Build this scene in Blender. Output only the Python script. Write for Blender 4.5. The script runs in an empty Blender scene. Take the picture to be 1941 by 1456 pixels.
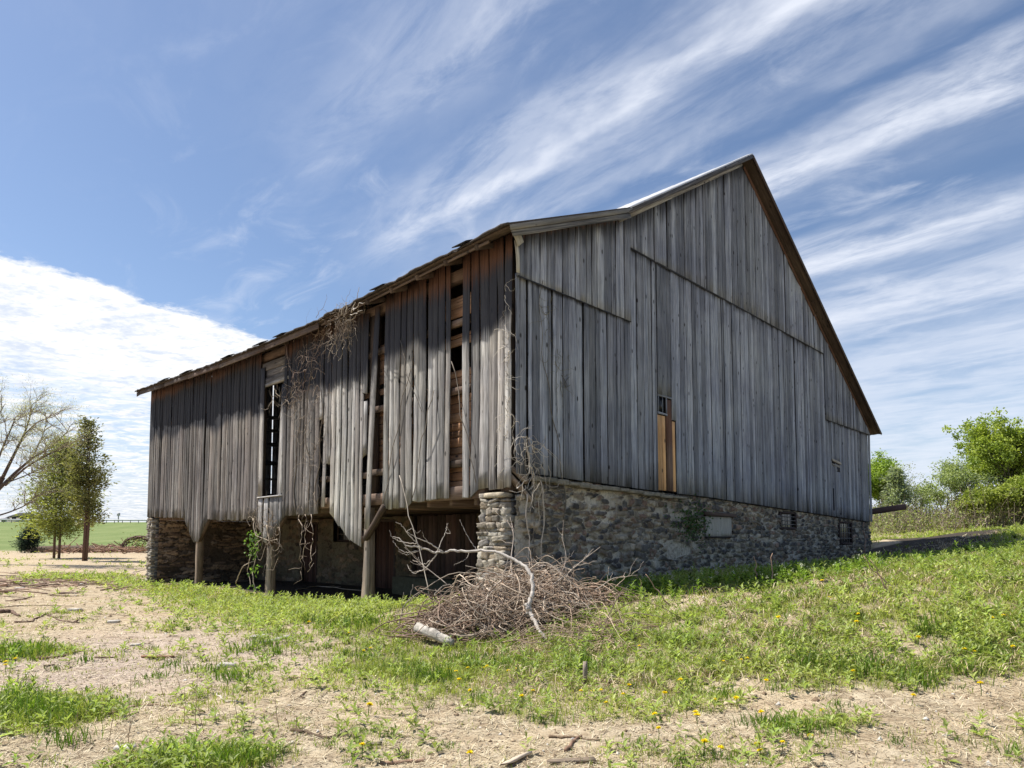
import bpy, math, random
import numpy as np
from mathutils import Vector

R = math.radians
S = bpy.context.scene
COL = S.collection
random.seed(7)
rng = np.random.default_rng(7)

# ------------------------------------------------------------------ camera
F_PX, PX, EYE, PITCH = 1233.0, 970.5, 1.6, R(3.5)
PY = 1015 - F_PX * math.tan(PITCH)
cam = bpy.data.cameras.new('camera')
cam_o = bpy.data.objects.new('camera', cam)
COL.objects.link(cam_o)
cam_o.location = (0, 0, EYE)
cam_o.rotation_euler = (R(90) + PITCH, 0, 0)
cam.sensor_width = 36
cam.lens = F_PX / 1941 * 36
cam.shift_y = (PY - 728) / 1941
cam.clip_end = 5000
cam.clip_start = 0.05
S.camera = cam_o

# ------------------------------------------------------------------ exposure
S.view_settings.view_transform = 'Standard'
S.view_settings.look = 'None'
S.view_settings.gamma = 1
S.view_settings.use_curve_mapping = False
S.view_settings.exposure = 0.6

# ------------------------------------------------------------------ sun
SUN_EL = R(58)
SX, SY = -0.971, 0.236            # horizontal direction towards the sun
sun = bpy.data.lights.new('sun', 'SUN')
sun.energy = 5.0
sun.angle = R(0.53)
sun.color = (1.0, 0.955, 0.88)
sun_o = bpy.data.objects.new('sun', sun)
COL.objects.link(sun_o)
sun_o.location = (-30, 5, 60)
sd = Vector((SX * math.cos(SUN_EL), SY * math.cos(SUN_EL), math.sin(SUN_EL)))
sun_o.rotation_euler = sd.to_track_quat('Z', 'Y').to_euler()


# ------------------------------------------------------------------ node helper
class NT:
    def __init__(s, nt):
        s.t = nt
        s.x = 0

    def n(s, typ, ins=None, **props):
        nd = s.t.nodes.new('ShaderNode' + typ)
        s.x += 180
        nd.location = (s.x, 0)
        for k, v in props.items():
            setattr(nd, k, v)
        for k, v in (ins or {}).items():
            s.put(nd.inputs[k], v)
        return nd

    def put(s, sock, v):
        if isinstance(v, bpy.types.NodeSocket):
            s.t.links.new(v, sock)
        elif isinstance(v, bpy.types.Node):
            s.t.links.new(v.outputs[0], sock)
        else:
            if sock.type == 'RGBA' and hasattr(v, '__len__') and len(v) == 3:
                v = (*v, 1)
            sock.default_value = v

    def m(s, op, a, b=0.0, c=0.0, clamp=False):
        nd = s.n('Math', operation=op, use_clamp=clamp)
        s.put(nd.inputs[0], a); s.put(nd.inputs[1], b); s.put(nd.inputs[2], c)
        return nd.outputs[0]

    def vm(s, op, a, b=(0, 0, 0)):
        nd = s.n('VectorMath', operation=op)
        s.put(nd.inputs[0], a); s.put(nd.inputs[1], b)
        return nd.outputs['Value'] if op in ('DOT_PRODUCT', 'LENGTH') else nd.outputs[0]

    def mix(s, fac, a, b, bt='MIX'):
        nd = s.n('Mix', data_type='RGBA', blend_type=bt)
        s.put(nd.inputs[0], fac); s.put(nd.inputs[6], a); s.put(nd.inputs[7], b)
        return nd.outputs[2]

    def ramp(s, fac, stops, interp='LINEAR'):
        nd = s.n('ValToRGB')
        cr = nd.color_ramp
        cr.interpolation = interp
        while len(cr.elements) < len(stops):
            cr.elements.new(0.5)
        for e, (p, c) in zip(cr.elements, stops):
            e.position = p
            e.color = (c, c, c, 1) if isinstance(c, (int, float)) else (*c, 1)
        s.put(nd.inputs[0], fac)
        return nd.outputs[0]

    def noise(s, vec, scale, detail=3, rough=.55, dist=0.0, col=False):
        nd = s.n('TexNoise', {'Vector': vec, 'Scale': scale, 'Detail': detail, 'Roughness': rough, 'Distortion': dist})
        return nd.outputs[1] if col else nd.outputs[0]

    def comb(s, x, y, z):
        nd = s.n('CombineXYZ')
        s.put(nd.inputs[0], x); s.put(nd.inputs[1], y); s.put(nd.inputs[2], z)
        return nd.outputs[0]

    def sep(s, v):
        nd = s.n('SeparateXYZ', {0: v})
        return nd.outputs

    def rng(s, v, a, b, c=0.0, d=1.0, smooth=True):
        nd = s.n('MapRange', interpolation_type='SMOOTHSTEP' if smooth else 'LINEAR')
        for i, q in enumerate((v, a, b, c, d)):
            s.put(nd.inputs[i], q)
        return nd.outputs[0]


# ------------------------------------------------------------------ world: clear spring sky with cirrus
W = bpy.data.worlds.new('World')
S.world = W
W.use_nodes = True
W.node_tree.nodes.clear()
k = NT(W.node_tree)
sky = k.n('TexSky', sky_type='NISHITA', sun_disc=False, sun_elevation=SUN_EL,
          sun_rotation=math.atan2(SX, SY), air_density=1.0, dust_density=0.6, ozone_density=2.2, altitude=200)
dirv = k.n('TexCoord').outputs['Generated']
dx, dy, dz = k.sep(dirv)[:3]
den = k.m('ADD', k.m('MAXIMUM', dz, 0.0), 0.06)
px_ = k.m('DIVIDE', dx, den)
py_ = k.m('DIVIDE', dy, den)
c45 = math.sqrt(.5)
u_ = k.m('MULTIPLY', k.m('SUBTRACT', py_, px_), c45)      # along the cirrus streaks
v_ = k.m('MULTIPLY', k.m('ADD', py_, px_), c45)           # across them
warp = k.m('SUBTRACT', k.noise(k.comb(k.m('MULTIPLY', u_, 1.1), k.m('MULTIPLY', v_, 2.0), 3.1), 1.6, 4), .5)
warp2 = k.m('SUBTRACT', k.noise(k.comb(k.m('MULTIPLY', u_, 3.0), k.m('MULTIPLY', v_, 6.0), 8.1), 1.8, 5, .6), .5)
vw = k.m('ADD', v_, k.m('ADD', k.m('MULTIPLY', warp, .22), k.m('MULTIPLY', warp2, .11)))
bands = k.ramp(k.m('DIVIDE', vw, 5.0), [
    (0.00, .05), (.10, .10), (.150, .34), (.180, .08), (.204, .45), (.221, 1.0), (.236, .30), (.258, .34), (.275, .0),
    (.293, .62), (.315, 1.0), (.335, .12), (.37, .0), (.400, .50), (.422, .95), (.45, .22), (.48, .55), (.525, .92),
    (.575, .35), (.63, .62), (.72, .70), (.80, .55), (1.0, .7)], 'EASE')
streak = k.noise(k.comb(k.m('MULTIPLY', u_, .9), k.m('MULTIPLY', v_, 2.6), 1.7), 3.0, 9, .66, .45)
puff = k.noise(k.comb(k.m('MULTIPLY', u_, 1.3), k.m('MULTIPLY', v_, 1.9), 5.3), 1.7, 5, .6, .3)
cir = k.m('MULTIPLY', bands, k.rng(streak, .28, .60, k.rng(v_, 1.6, 3.2, .14, .72), 1.0))
cir = k.m('MULTIPLY', cir, k.rng(puff, .25, .60, .35, 1.0))
# streaks die out towards the far left
fade = k.rng(u_, k.m('MULTIPLY_ADD', v_, .55, 1.42), k.m('MULTIPLY_ADD', v_, .55, .55))
cir = k.m('MULTIPLY', cir, fade)
# faint veil at the top
veil = k.m('MULTIPLY', k.rng(k.noise(k.comb(k.m('MULTIPLY', u_, 1.2), k.m('MULTIPLY', v_, 2.2), 9.0), 2.1, 7, .62, .8), .50, .82), k.rng(v_, .1, .9, .03, .45))
# bank of altocumulus low on the left
ew = k.m('ADD', k.m('MULTIPLY', k.m('SUBTRACT', k.noise(k.comb(px_, py_, 0), 2.2, 6, .6), .5), .30), k.m('MULTIPLY', k.m('SUBTRACT', k.noise(k.comb(px_, py_, 0), 9.0, 5, .7), .5), .22))
edge = k.m('ADD', k.m('ADD', k.m('MULTIPLY', px_, -.866), k.m('MULTIPLY', py_, .50)), k.m('ADD', ew, -2.23))
bank = k.rng(edge, -.01, .07)
rip = k.noise(k.comb(k.m('MULTIPLY', px_, 1.9), k.m('MULTIPLY', py_, 2.3), 2), 3.0, 6, .66, .9)
gate = k.rng(edge, .55, 2.0)
bank = k.m('MULTIPLY', bank, k.m('SUBTRACT', 1.0, k.m('MULTIPLY', k.m('MULTIPLY', gate, k.rng(rip, .62, .40)), .75)))
left = k.rng(px_, k.m('MULTIPLY', py_, -.02), k.m('MULTIPLY', py_, -.22))
bank = k.m('MULTIPLY', bank, left)
haze_ = k.m('MULTIPLY', k.rng(dz, .20, -.01, 0, .80), k.rng(dy, -.5, .3, .35, 1.0))
cl = k.m('SUBTRACT', 1.0, k.m('MULTIPLY', k.m('SUBTRACT', 1.0, k.m('MULTIPLY', cir, .96)), k.m('SUBTRACT', 1.0, veil)), clamp=True)
tint = k.mix(1.0, sky.outputs[0], (.93, .92, .93), 'MULTIPLY')
SKY_K = 1.0
base = k.mix(haze_, tint, (3.5, 4.15, 5.4))
cl = k.m('MULTIPLY', cl, k.rng(k.m('ADD', dy, k.m('MULTIPLY', dx, .5)), -.45, .15))
c1 = k.mix(cl, base, (5.9, 6.2, 6.9))
fine = k.m('ADD', k.m('MULTIPLY', k.noise(k.comb(px_, k.m('MULTIPLY', py_, 1.1), 4), 16, 4, .65), .5), k.m('MULTIPLY', k.noise(k.comb(px_, py_, 6), 3.5, 4, .6), .5))
bankcol = k.mix(k.rng(fine, .36, .56), (5.0, 5.5, 6.4), (7.3, 7.3, 7.3))
c2 = k.mix(bank, c1, bankcol)
below = k.mix(k.rng(dz, -.01, -.03), c2, (1.3, 1.3, .8))
bg = k.n('Background', {'Color': below, 'Strength': 0.10})
wo = k.n('OutputWorld', {0: bg.outputs[0]})
try:
    W.cycles.sampling_method = 'MANUAL'; W.cycles.sample_map_resolution = 512
except Exception:
    pass


# ------------------------------------------------------------------ projection helpers (placement on real surfaces)
def ray(x, y):
    cp, sp = math.cos(PITCH), math.sin(PITCH)
    a, b = (x - PX) / F_PX, (PY - y) / F_PX
    return np.array([a, cp - b * sp, sp + b * cp])


def at(x, y, depth):
    r = ray(x, y)
    return np.array([0, 0, EYE]) + r * depth / r[1]


# ------------------------------------------------------------------ barn frame: origin at near corner, X along gable, Y along the long side
BX, BY = np.array([0.70277, 0.71142]), np.array([-0.71142, 0.70277])
BO = np.array([0.0, 11.8])


def wor(X, Y, z=0.0):
    q = BO + BX * X + BY * Y
    return np.array([q[0], q[1], z])


def tobarn(x, y):
    dx_, dy_ = x - BO[0], y - BO[1]
    return dx_ * BX[0] + dy_ * BX[1], dx_ * BY[0] + dy_ * BY[1]


# ------------------------------------------------------------------ terrain
CP = [(-8, -6, 0), (0, -6, 0), (8, -6, .1), (-5, 0, 0), (0, 0, 0), (5, 0, .05), (-3.5, 4.6, 0), (0, 4.6, 0), (3.5, 4.6, .04),
      (-5, 10, 0), (0, 7.3, .03), (2, 6.8, .08), (-1.3, 9.8, .06), (0.2, 8.9, .08), (-9, 9, 0), (-13, 21, -.12), (-10, 14, -.03),
      (5.1, 6.3, .14), (5.9, 7.6, .50), (7.4, 9.5, .95), (9.5, 12.5, 1.14), (13, 18, 1.36), (16, 22, 1.62), (8.5, 6.2, .35), (12, 9, .95),
      (2.4, 6.6, .12), (3.3, 8.8, .50), (4.1, 11.0, .80), (4.6, 12.2, .80), (7, 15.3, .82), (10.6, 19.3, .80),
      (1.1, 7.8, .12), (1.5, 10.2, .36), (2.0, 12.4, .58), (20, 14, 1.4), (24, 22, 1.9), (16, 4, .6), (18, -4, .5),
      (-26, 40, 0.0), (-20, 30, -.1), (-34, 44, 0), (-42, 62, .1), (-30, 62, .1), (-15, 62, .2), (-50, 45, .1), (-40, 20, 0), (-30, 10, 0), (-20, 0, 0),
      (18, 30, 1.15), (21, 33, 1.3), (30, 55, 2.25), (18, 55, 2.25), (45, 60, 2.4), (50, 30, 2.2), (0, 60, 1.0), (5, 90, 2.0), (50, 90, 2.6),
      (-80, 90, 1.0), (-60, 90, 1.0), (-40, 90, 1.1), (-90, 60, .3), (-120, 155, 4.75), (-70, 155, 4.75), (-20, 155, 4.75), (40, 155, 4.2), (110, 150, 4.2), (-180, 130, 4.5), (120, 60, 3)]
for (X, Y, z) in [(0, 15.4, -.18), (0, 9.9, -.18), (0, 4.8, .0), (0, 20.4, -.35), (4, 19, -.3), (4, 10, -.15), (4, 5, -.1), (-.3, .8, .32), (2.85, 0, .62),
                  (8.96, 0, .58), (15, 0, .72), (20.5, 0, .93), (22.2, -1, 1.32), (24, 0, 1.45), (26.5, -1, 1.55), (24, 3, 1.4), (10, 10, .3), (21, 10, .9), (20, 20, .5), (10, 21, 0), (-2, 15, -.1), (-3, 20, -.1), (1.5, 3, .15)]:
    p = wor(X, Y)
    CP.append((p[0], p[1], z))
CP = np.array(CP, float)


def _phi(r2):
    r2 = np.maximum(r2, 1e-6)
    return 0.5 * r2 * np.log(r2)


_n = len(CP)
_A = np.zeros((_n + 3, _n + 3))
_s = 20.0
_q = CP[:, :2] / _s
_A[:_n, :_n] = _phi(((_q[:, None] - _q[None]) ** 2).sum(-1)) + np.eye(_n) * 2e-4
_A[:_n, _n] = 1; _A[:_n, _n + 1:] = _q
_A[_n:, :_n] = _A[:_n, _n:].T
_W = np.linalg.solve(_A, np.concatenate([CP[:, 2], [0, 0, 0]]))


def vnoise(x, y, seed=0):
    """smooth value noise, numpy"""
    x = np.asarray(x, float); y = np.asarray(y, float)
    xi, yi = np.floor(x).astype(np.int64), np.floor(y).astype(np.int64)
    xf, yf = x - xi, y - yi
    xf = xf * xf * (3 - 2 * xf); yf = yf * yf * (3 - 2 * yf)

    def h(a, b):
        n = (a * 374761393 + b * 668265263 + seed * 1442695041) & 0x7fffffff
        n = ((n ^ (n >> 13)) * 1274126177) & 0x7fffffff
        return ((n ^ (n >> 16)) & 0xffff) / 65535.0
    return (h(xi, yi) * (1 - xf) + h(xi + 1, yi) * xf) * (1 - yf) + (h(xi, yi + 1) * (1 - xf) + h(xi + 1, yi + 1) * xf) * yf


def fbm(x, y, seed=0, o=4):
    s, a, t = 0, 1.0, 0
    for i in range(o):
        s = s + a * vnoise(x * 2 ** i, y * 2 ** i, seed + i * 17); t += a; a *= .5
    return s / t


def H(x, y):
    x = np.atleast_1d(np.asarray(x, float)); y = np.atleast_1d(np.asarray(y, float))
    out = np.empty(x.shape).ravel(); xr, yr = x.ravel(), y.ravel()
    for i in range(0, len(xr), 20000):
        a = xr[i:i + 20000] / _s; b = yr[i:i + 20000] / _s
        d = (a[:, None] - _q[None, :, 0]) ** 2 + (b[:, None] - _q[None, :, 1]) ** 2
        z = _phi(d) @ _W[:_n] + _W[_n] + _W[_n + 1] * a + _W[_n + 2] * b
        out[i:i + 20000] = z
    far = np.clip((yr - 155) / 60, 0, 1)
    wide = np.clip((np.abs(xr) - 150) / 60, 0, 1)
    out = out * (1 - np.maximum(far, wide)) + np.maximum(far, wide) * 3.6
    back = np.clip((-8 - yr) / 20, 0, 1)
    out = out * (1 - back)
    dist = np.hypot(xr, yr)
    near = np.clip(1 - dist / 60, 0, 1)
    out = out + near * ((fbm(xr * 1.1, yr * 1.1, 3, 3) - .5) * .10 + (fbm(xr * 6, yr * 6, 9, 3) - .5) * .045)
    return out.reshape(x.shape)


def ground_at(px, py, dmax=200):
    """where the sight line through a photo point meets the ground"""
    r = ray(px, py); r = r / r[1]
    d = np.concatenate([np.arange(3, 30, .05), np.arange(30, dmax, .5)])
    P = np.array([0, 0, EYE]) + r[None] * d[:, None]
    h = H(P[:, 0], P[:, 1])
    i = np.argmax(P[:, 2] < h)
    return np.array([P[i, 0], P[i, 1], h[i]])


# ------------------------------------------------------------------ mesh builder
class MB:
    def __init__(s):
        s.v = []; s.q = []; s.t = []; s.c = []; s.g = []; s.nv = 0

    def add(s, v, quads=None, tris=None, col=(0, 0, 0), gp=None):
        v = np.asarray(v, float).reshape(-1, 3)
        n = len(v)
        s.v.append(v)
        if quads is not None and len(quads):
            s.q.append(np.asarray(quads, np.int64).reshape(-1, 4) + s.nv)
        if tris is not None and len(tris):
            s.t.append(np.asarray(tris, np.int64).reshape(-1, 3) + s.nv)
        c = np.asarray(col, float)
        s.c.append(np.broadcast_to(c, (n, 3)) if c.ndim == 1 else c)
        s.g.append(v if gp is None else np.asarray(gp, float).reshape(-1, 3))
        s.nv += n

    def box(s, lo, hi, col=(.5, 0, 0), rot=None, cen=None, jit=0.0, axis=2):
        lo = np.array(lo, float); hi = np.array(hi, float)
        c = np.array([[x, y, z] for z in (lo[2], hi[2]) for y in (lo[1], hi[1]) for x in (lo[0], hi[0])])
        if jit:
            c = c + rng.uniform(-jit, jit, c.shape)
        g = c.copy() + rng.uniform(0, 50)
        if axis == 0: g = g[:, [2, 1, 0]]
        if axis == 1: g = g[:, [0, 2, 1]]
        s.add(c, [[0, 2, 3, 1], [4, 5, 7, 6], [0, 1, 5, 4], [2, 6, 7, 3], [0, 4, 6, 2], [1, 3, 7, 5]], col=col, gp=g)

    def build(s, name, mat, parent=None, smooth=False):
        me = bpy.data.meshes.new(name)
        if not s.v:
            s.v = [np.zeros((0, 3))]; s.c = [np.zeros((0, 3))]; s.g = [np.zeros((0, 3))]
        v = np.concatenate(s.v); c = np.concatenate(s.c); g = np.concatenate(s.g)
        q = np.concatenate(s.q) if s.q else np.zeros((0, 4), int)
        t = np.concatenate(s.t) if s.t else np.zeros((0, 3), int)
        me.vertices.add(len(v)); me.vertices.foreach_set('co', v.astype(np.float32).ravel())
        me.loops.add(len(q) * 4 + len(t) * 3)
        me.loops.foreach_set('vertex_index', np.concatenate([q.ravel(), t.ravel()]).astype(np.int32))
        me.polygons.add(len(q) + len(t))
        ls = np.concatenate([np.arange(len(q)) * 4, len(q) * 4 + np.arange(len(t)) * 3])
        me.polygons.foreach_set('loop_start', ls.astype(np.int32))
        try:
            me.polygons.foreach_set('loop_total', np.concatenate([np.full(len(q), 4), np.full(len(t), 3)]).astype(np.int32))
        except Exception:
            pass
        me.update(calc_edges=True)
        a = me.attributes.new('Col', 'FLOAT_COLOR', 'POINT')
        a.data.foreach_set('color', np.concatenate([c, np.ones((len(c), 1))], 1).astype(np.float32).ravel())
        a = me.attributes.new('gp', 'FLOAT_VECTOR', 'POINT')
        a.data.foreach_set('vector', g.astype(np.float32).ravel())
        if smooth:
            me.polygons.foreach_set('use_smooth', np.ones(len(me.polygons), bool))
        me.materials.append(mat)
        o = bpy.data.objects.new(name, me)
        COL.objects.link(o)
        if parent is not None:
            o.parent = parent
        return o


def tag(o, label=None, cat=None, group=None, kind=None):
    if label: o['label'] = label
    if cat: o['category'] = cat
    if group: o['group'] = group
    if kind: o['kind'] = kind
    return o


def empty(name, loc, rz=0):
    o = bpy.data.objects.new(name, None)
    COL.objects.link(o); o.location = tuple(loc); o.rotation_euler = (0, 0, rz)
    o.empty_display_size = .3
    return o


def unit(v):
    v = np.asarray(v, float)
    return v / (np.linalg.norm(v) + 1e-12)


def tube(mb, pts, rad, n=5, col=(.5, 0, 0), cap=True):
    pts = np.asarray(pts, float); m = len(pts)
    rad = np.broadcast_to(np.asarray(rad, float), (m,))
    tan = np.gradient(pts, axis=0)
    tan /= np.linalg.norm(tan, axis=1)[:, None] + 1e-12
    up = np.array([0, 0, 1.0]) if abs(tan[0, 2]) < .9 else np.array([1.0, 0, 0])
    a = np.cross(tan, up); a /= np.linalg.norm(a, axis=1)[:, None] + 1e-9
    b = np.cross(tan, a)
    th = np.arange(n) * 2 * math.pi / n
    ring = pts[:, None] + rad[:, None, None] * (a[:, None] * np.cos(th)[None, :, None] + b[:, None] * np.sin(th)[None, :, None])
    i = np.arange(m - 1)[:, None] * n; j = np.arange(n)[None]
    q = np.stack([i + j, i + (j + 1) % n, i + n + (j + 1) % n, i + n + j], -1).reshape(-1, 4)
    L = np.concatenate([[0], np.cumsum(np.linalg.norm(np.diff(pts, axis=0), axis=1))])
    off = rng.uniform(0, 40)
    gp = np.stack(np.broadcast_arrays(np.cos(th)[None] * rad[:, None] + off, np.sin(th)[None] * rad[:, None], L[:, None] + off), -1).reshape(-1, 3)
    tr = None
    v = ring.reshape(-1, 3)
    c = np.asarray(col, float)
    if cap:
        tr = [[k_, 0, (k_ + 1) % n] for k_ in range(1, n - 1)]
        e = (m - 1) * n
        tr = [[0, k_ + 1, k_] for k_ in range(1, n - 1)] + [[e, e + k_, e + k_ + 1] for k_ in range(1, n - 1)]
    mb.add(v, q, tr, col=c, gp=gp)


def plank(mb, a, b, wd, nd, w, t, nseg=5, rnd=None, rag=.004, top=(0, 0), bot=(0, 0), stain=None, bow=0.0, jag=.01, taper=1.0, dense=False, notch=False):
    """one board from a to b (centre line of its back face); wd width direction, nd outward normal"""
    a = np.asarray(a, float); b = np.asarray(b, float)
    ax = b - a; L = np.linalg.norm(ax); ax = ax / L
    wd = unit(wd); nd = unit(nd)
    if rnd is None: rnd = rng.random()
    s = np.linspace(0, 1, nseg + 1)
    if dense:
        s = np.unique(np.concatenate([s, 1 - np.array([.015, .04, .08, .14])])); nseg = len(s) - 1
    e = min(.012, t * .4)
    prof = np.array([(-.5, 0), (-.5, t - e), (-.5, t), (.5, t), (.5, t - e), (.5, 0)])
    wl = np.cumsum(rng.normal(0, rag * .6, nseg + 1)); wr = np.cumsum(rng.normal(0, rag * .6, nseg + 1))
    wl -= wl.mean(); wr -= wr.mean()
    bw = bow * np.sin(s * math.pi) + np.cumsum(rng.normal(0, rag * .35, nseg + 1))
    cup = rng.normal(0, .003)
    if notch:
        for _ in range(2 if rng.random() < .3 else 1):
            i0 = rng.integers(0, max(1, nseg - 1)); dq = rng.uniform(.015, .05)
            if rng.random() < .5: wl[i0:i0 + 2] += dq * np.array([1, .6])[:len(wl[i0:i0 + 2])]
            else: wr[i0:i0 + 2] -= dq * np.array([1, .6])[:len(wr[i0:i0 + 2])]
    V = np.zeros((nseg + 1, 6, 3)); G = np.zeros((nseg + 1, 6, 3)); C = np.zeros((nseg + 1, 6, 3))
    for i, si in enumerate(s):
        ww = w * (1 + (taper - 1) * si)
        for j, (pw, pt) in enumerate(prof):
            x = pw * ww + (wl[i] if pw < 0 else wr[i])
            if j == 2: x += e
            if j == 3: x -= e
            z = si * L
            if i == 0: z += bot[0 if pw < 0 else 1] + rng.uniform(-jag, jag)
            if i == nseg: z += top[0 if pw < 0 else 1] + rng.uniform(-jag * .3, jag * .3)
            d = pt + bw[i] + (cup if pw < 0 else -cup)
            V[i, j] = a + ax * z + wd * x + nd * d
            G[i, j] = (x + rnd * 37, pt, z + rnd * 91)
            st = (0, 0) if stain is None else stain(V[i, j])
            C[i, j] = (rnd, st[0], st[1])
    q = []
    for i in range(nseg):
        for j in range(6):
            k0, k1 = i * 6 + j, i * 6 + (j + 1) % 6
            q.append([k0, k1, k1 + 6, k0 + 6])
    e0 = nseg * 6
    q += [[0, 5, 4, 1], [1, 4, 3, 2], [e0, e0 + 1, e0 + 4, e0 + 5], [e0 + 1, e0 + 2, e0 + 3, e0 + 4]]
    # consistent outward winding
    if np.dot(np.cross(ax, wd), nd) > 0:
        q = [f[::-1] for f in q]
    mb.add(V.reshape(-1, 3), q, col=C.reshape(-1, 3), gp=G.reshape(-1, 3))


def leaves(mb, P, D, Nn, L, Wd, col, fold=.25):
    """diamond leaves: P base, D direction, Nn approx normal"""
    P = np.asarray(P, float); n = len(P)
    D = D / (np.linalg.norm(D, axis=1)[:, None] + 1e-9)
    Sx = np.cross(D, Nn); Sx /= np.linalg.norm(Sx, axis=1)[:, None] + 1e-9
    U = np.cross(Sx, D)
    L = np.broadcast_to(np.asarray(L, float), (n,))[:, None]; Wd = np.broadcast_to(np.asarray(Wd, float), (n,))[:, None]
    v = np.stack([P, P + D * L * .45 + Sx * Wd * .5 + U * Wd * fold, P + D * L - U * L * .12, P + D * L * .45 - Sx * Wd * .5 + U * Wd * fold], 1)
    i = np.arange(n)[:, None] * 4
    t = np.concatenate([i + [0, 1, 2], i + [0, 2, 3]])
    c = np.asarray(col, float)
    if c.ndim == 2: c = np.repeat(c, 4, axis=0)
    mb.add(v.reshape(-1, 3), tris=t, col=c)


def blades(mb, P, h, w, lean, az, col):
    """grass blades, 5 vertices each"""
    n = len(P)
    dirh = np.stack([np.cos(az), np.sin(az), np.zeros(n)], 1)
    fa = rng.uniform(0, 2 * math.pi, n)
    side = np.stack([np.cos(fa), np.sin(fa), np.zeros(n)], 1) * w[:, None] * .5
    up = np.array([0, 0, 1.0])
    m = P + up * (h * .55)[:, None] + dirh * (h * lean * .28)[:, None]
    t = P + up * (h * (1 - .25 * lean))[:, None] + dirh * (h * lean)[:, None]
    v = np.stack([P - side, P + side, m + side * .8, m - side * .8, t], 1).reshape(-1, 3)
    i = np.arange(n)[:, None] * 5
    c = np.repeat(col, 5, axis=0).reshape(n, 5, 3)
    mb.add(v, quads=i + [0, 1, 2, 3], tris=i + [3, 2, 4], col=c.reshape(-1, 3))


# ------------------------------------------------------------------ materials
def new_mat(name):
    m = bpy.data.materials.new(name)
    m.use_nodes = True
    nt = m.node_tree
    nt.nodes.clear()
    K = NT(nt)
    out = K.n('OutputMaterial')
    b = K.n('BsdfPrincipled')
    nt.links.new(b.outputs[0], out.inputs[0])
    b.inputs['Roughness'].default_value = .85
    b.inputs['Specular IOR Level'].default_value = .25
    return m, K, b, out


def attr(K, n):
    nd = K.n('Attribute', attribute_name=n)
    return nd


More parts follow.
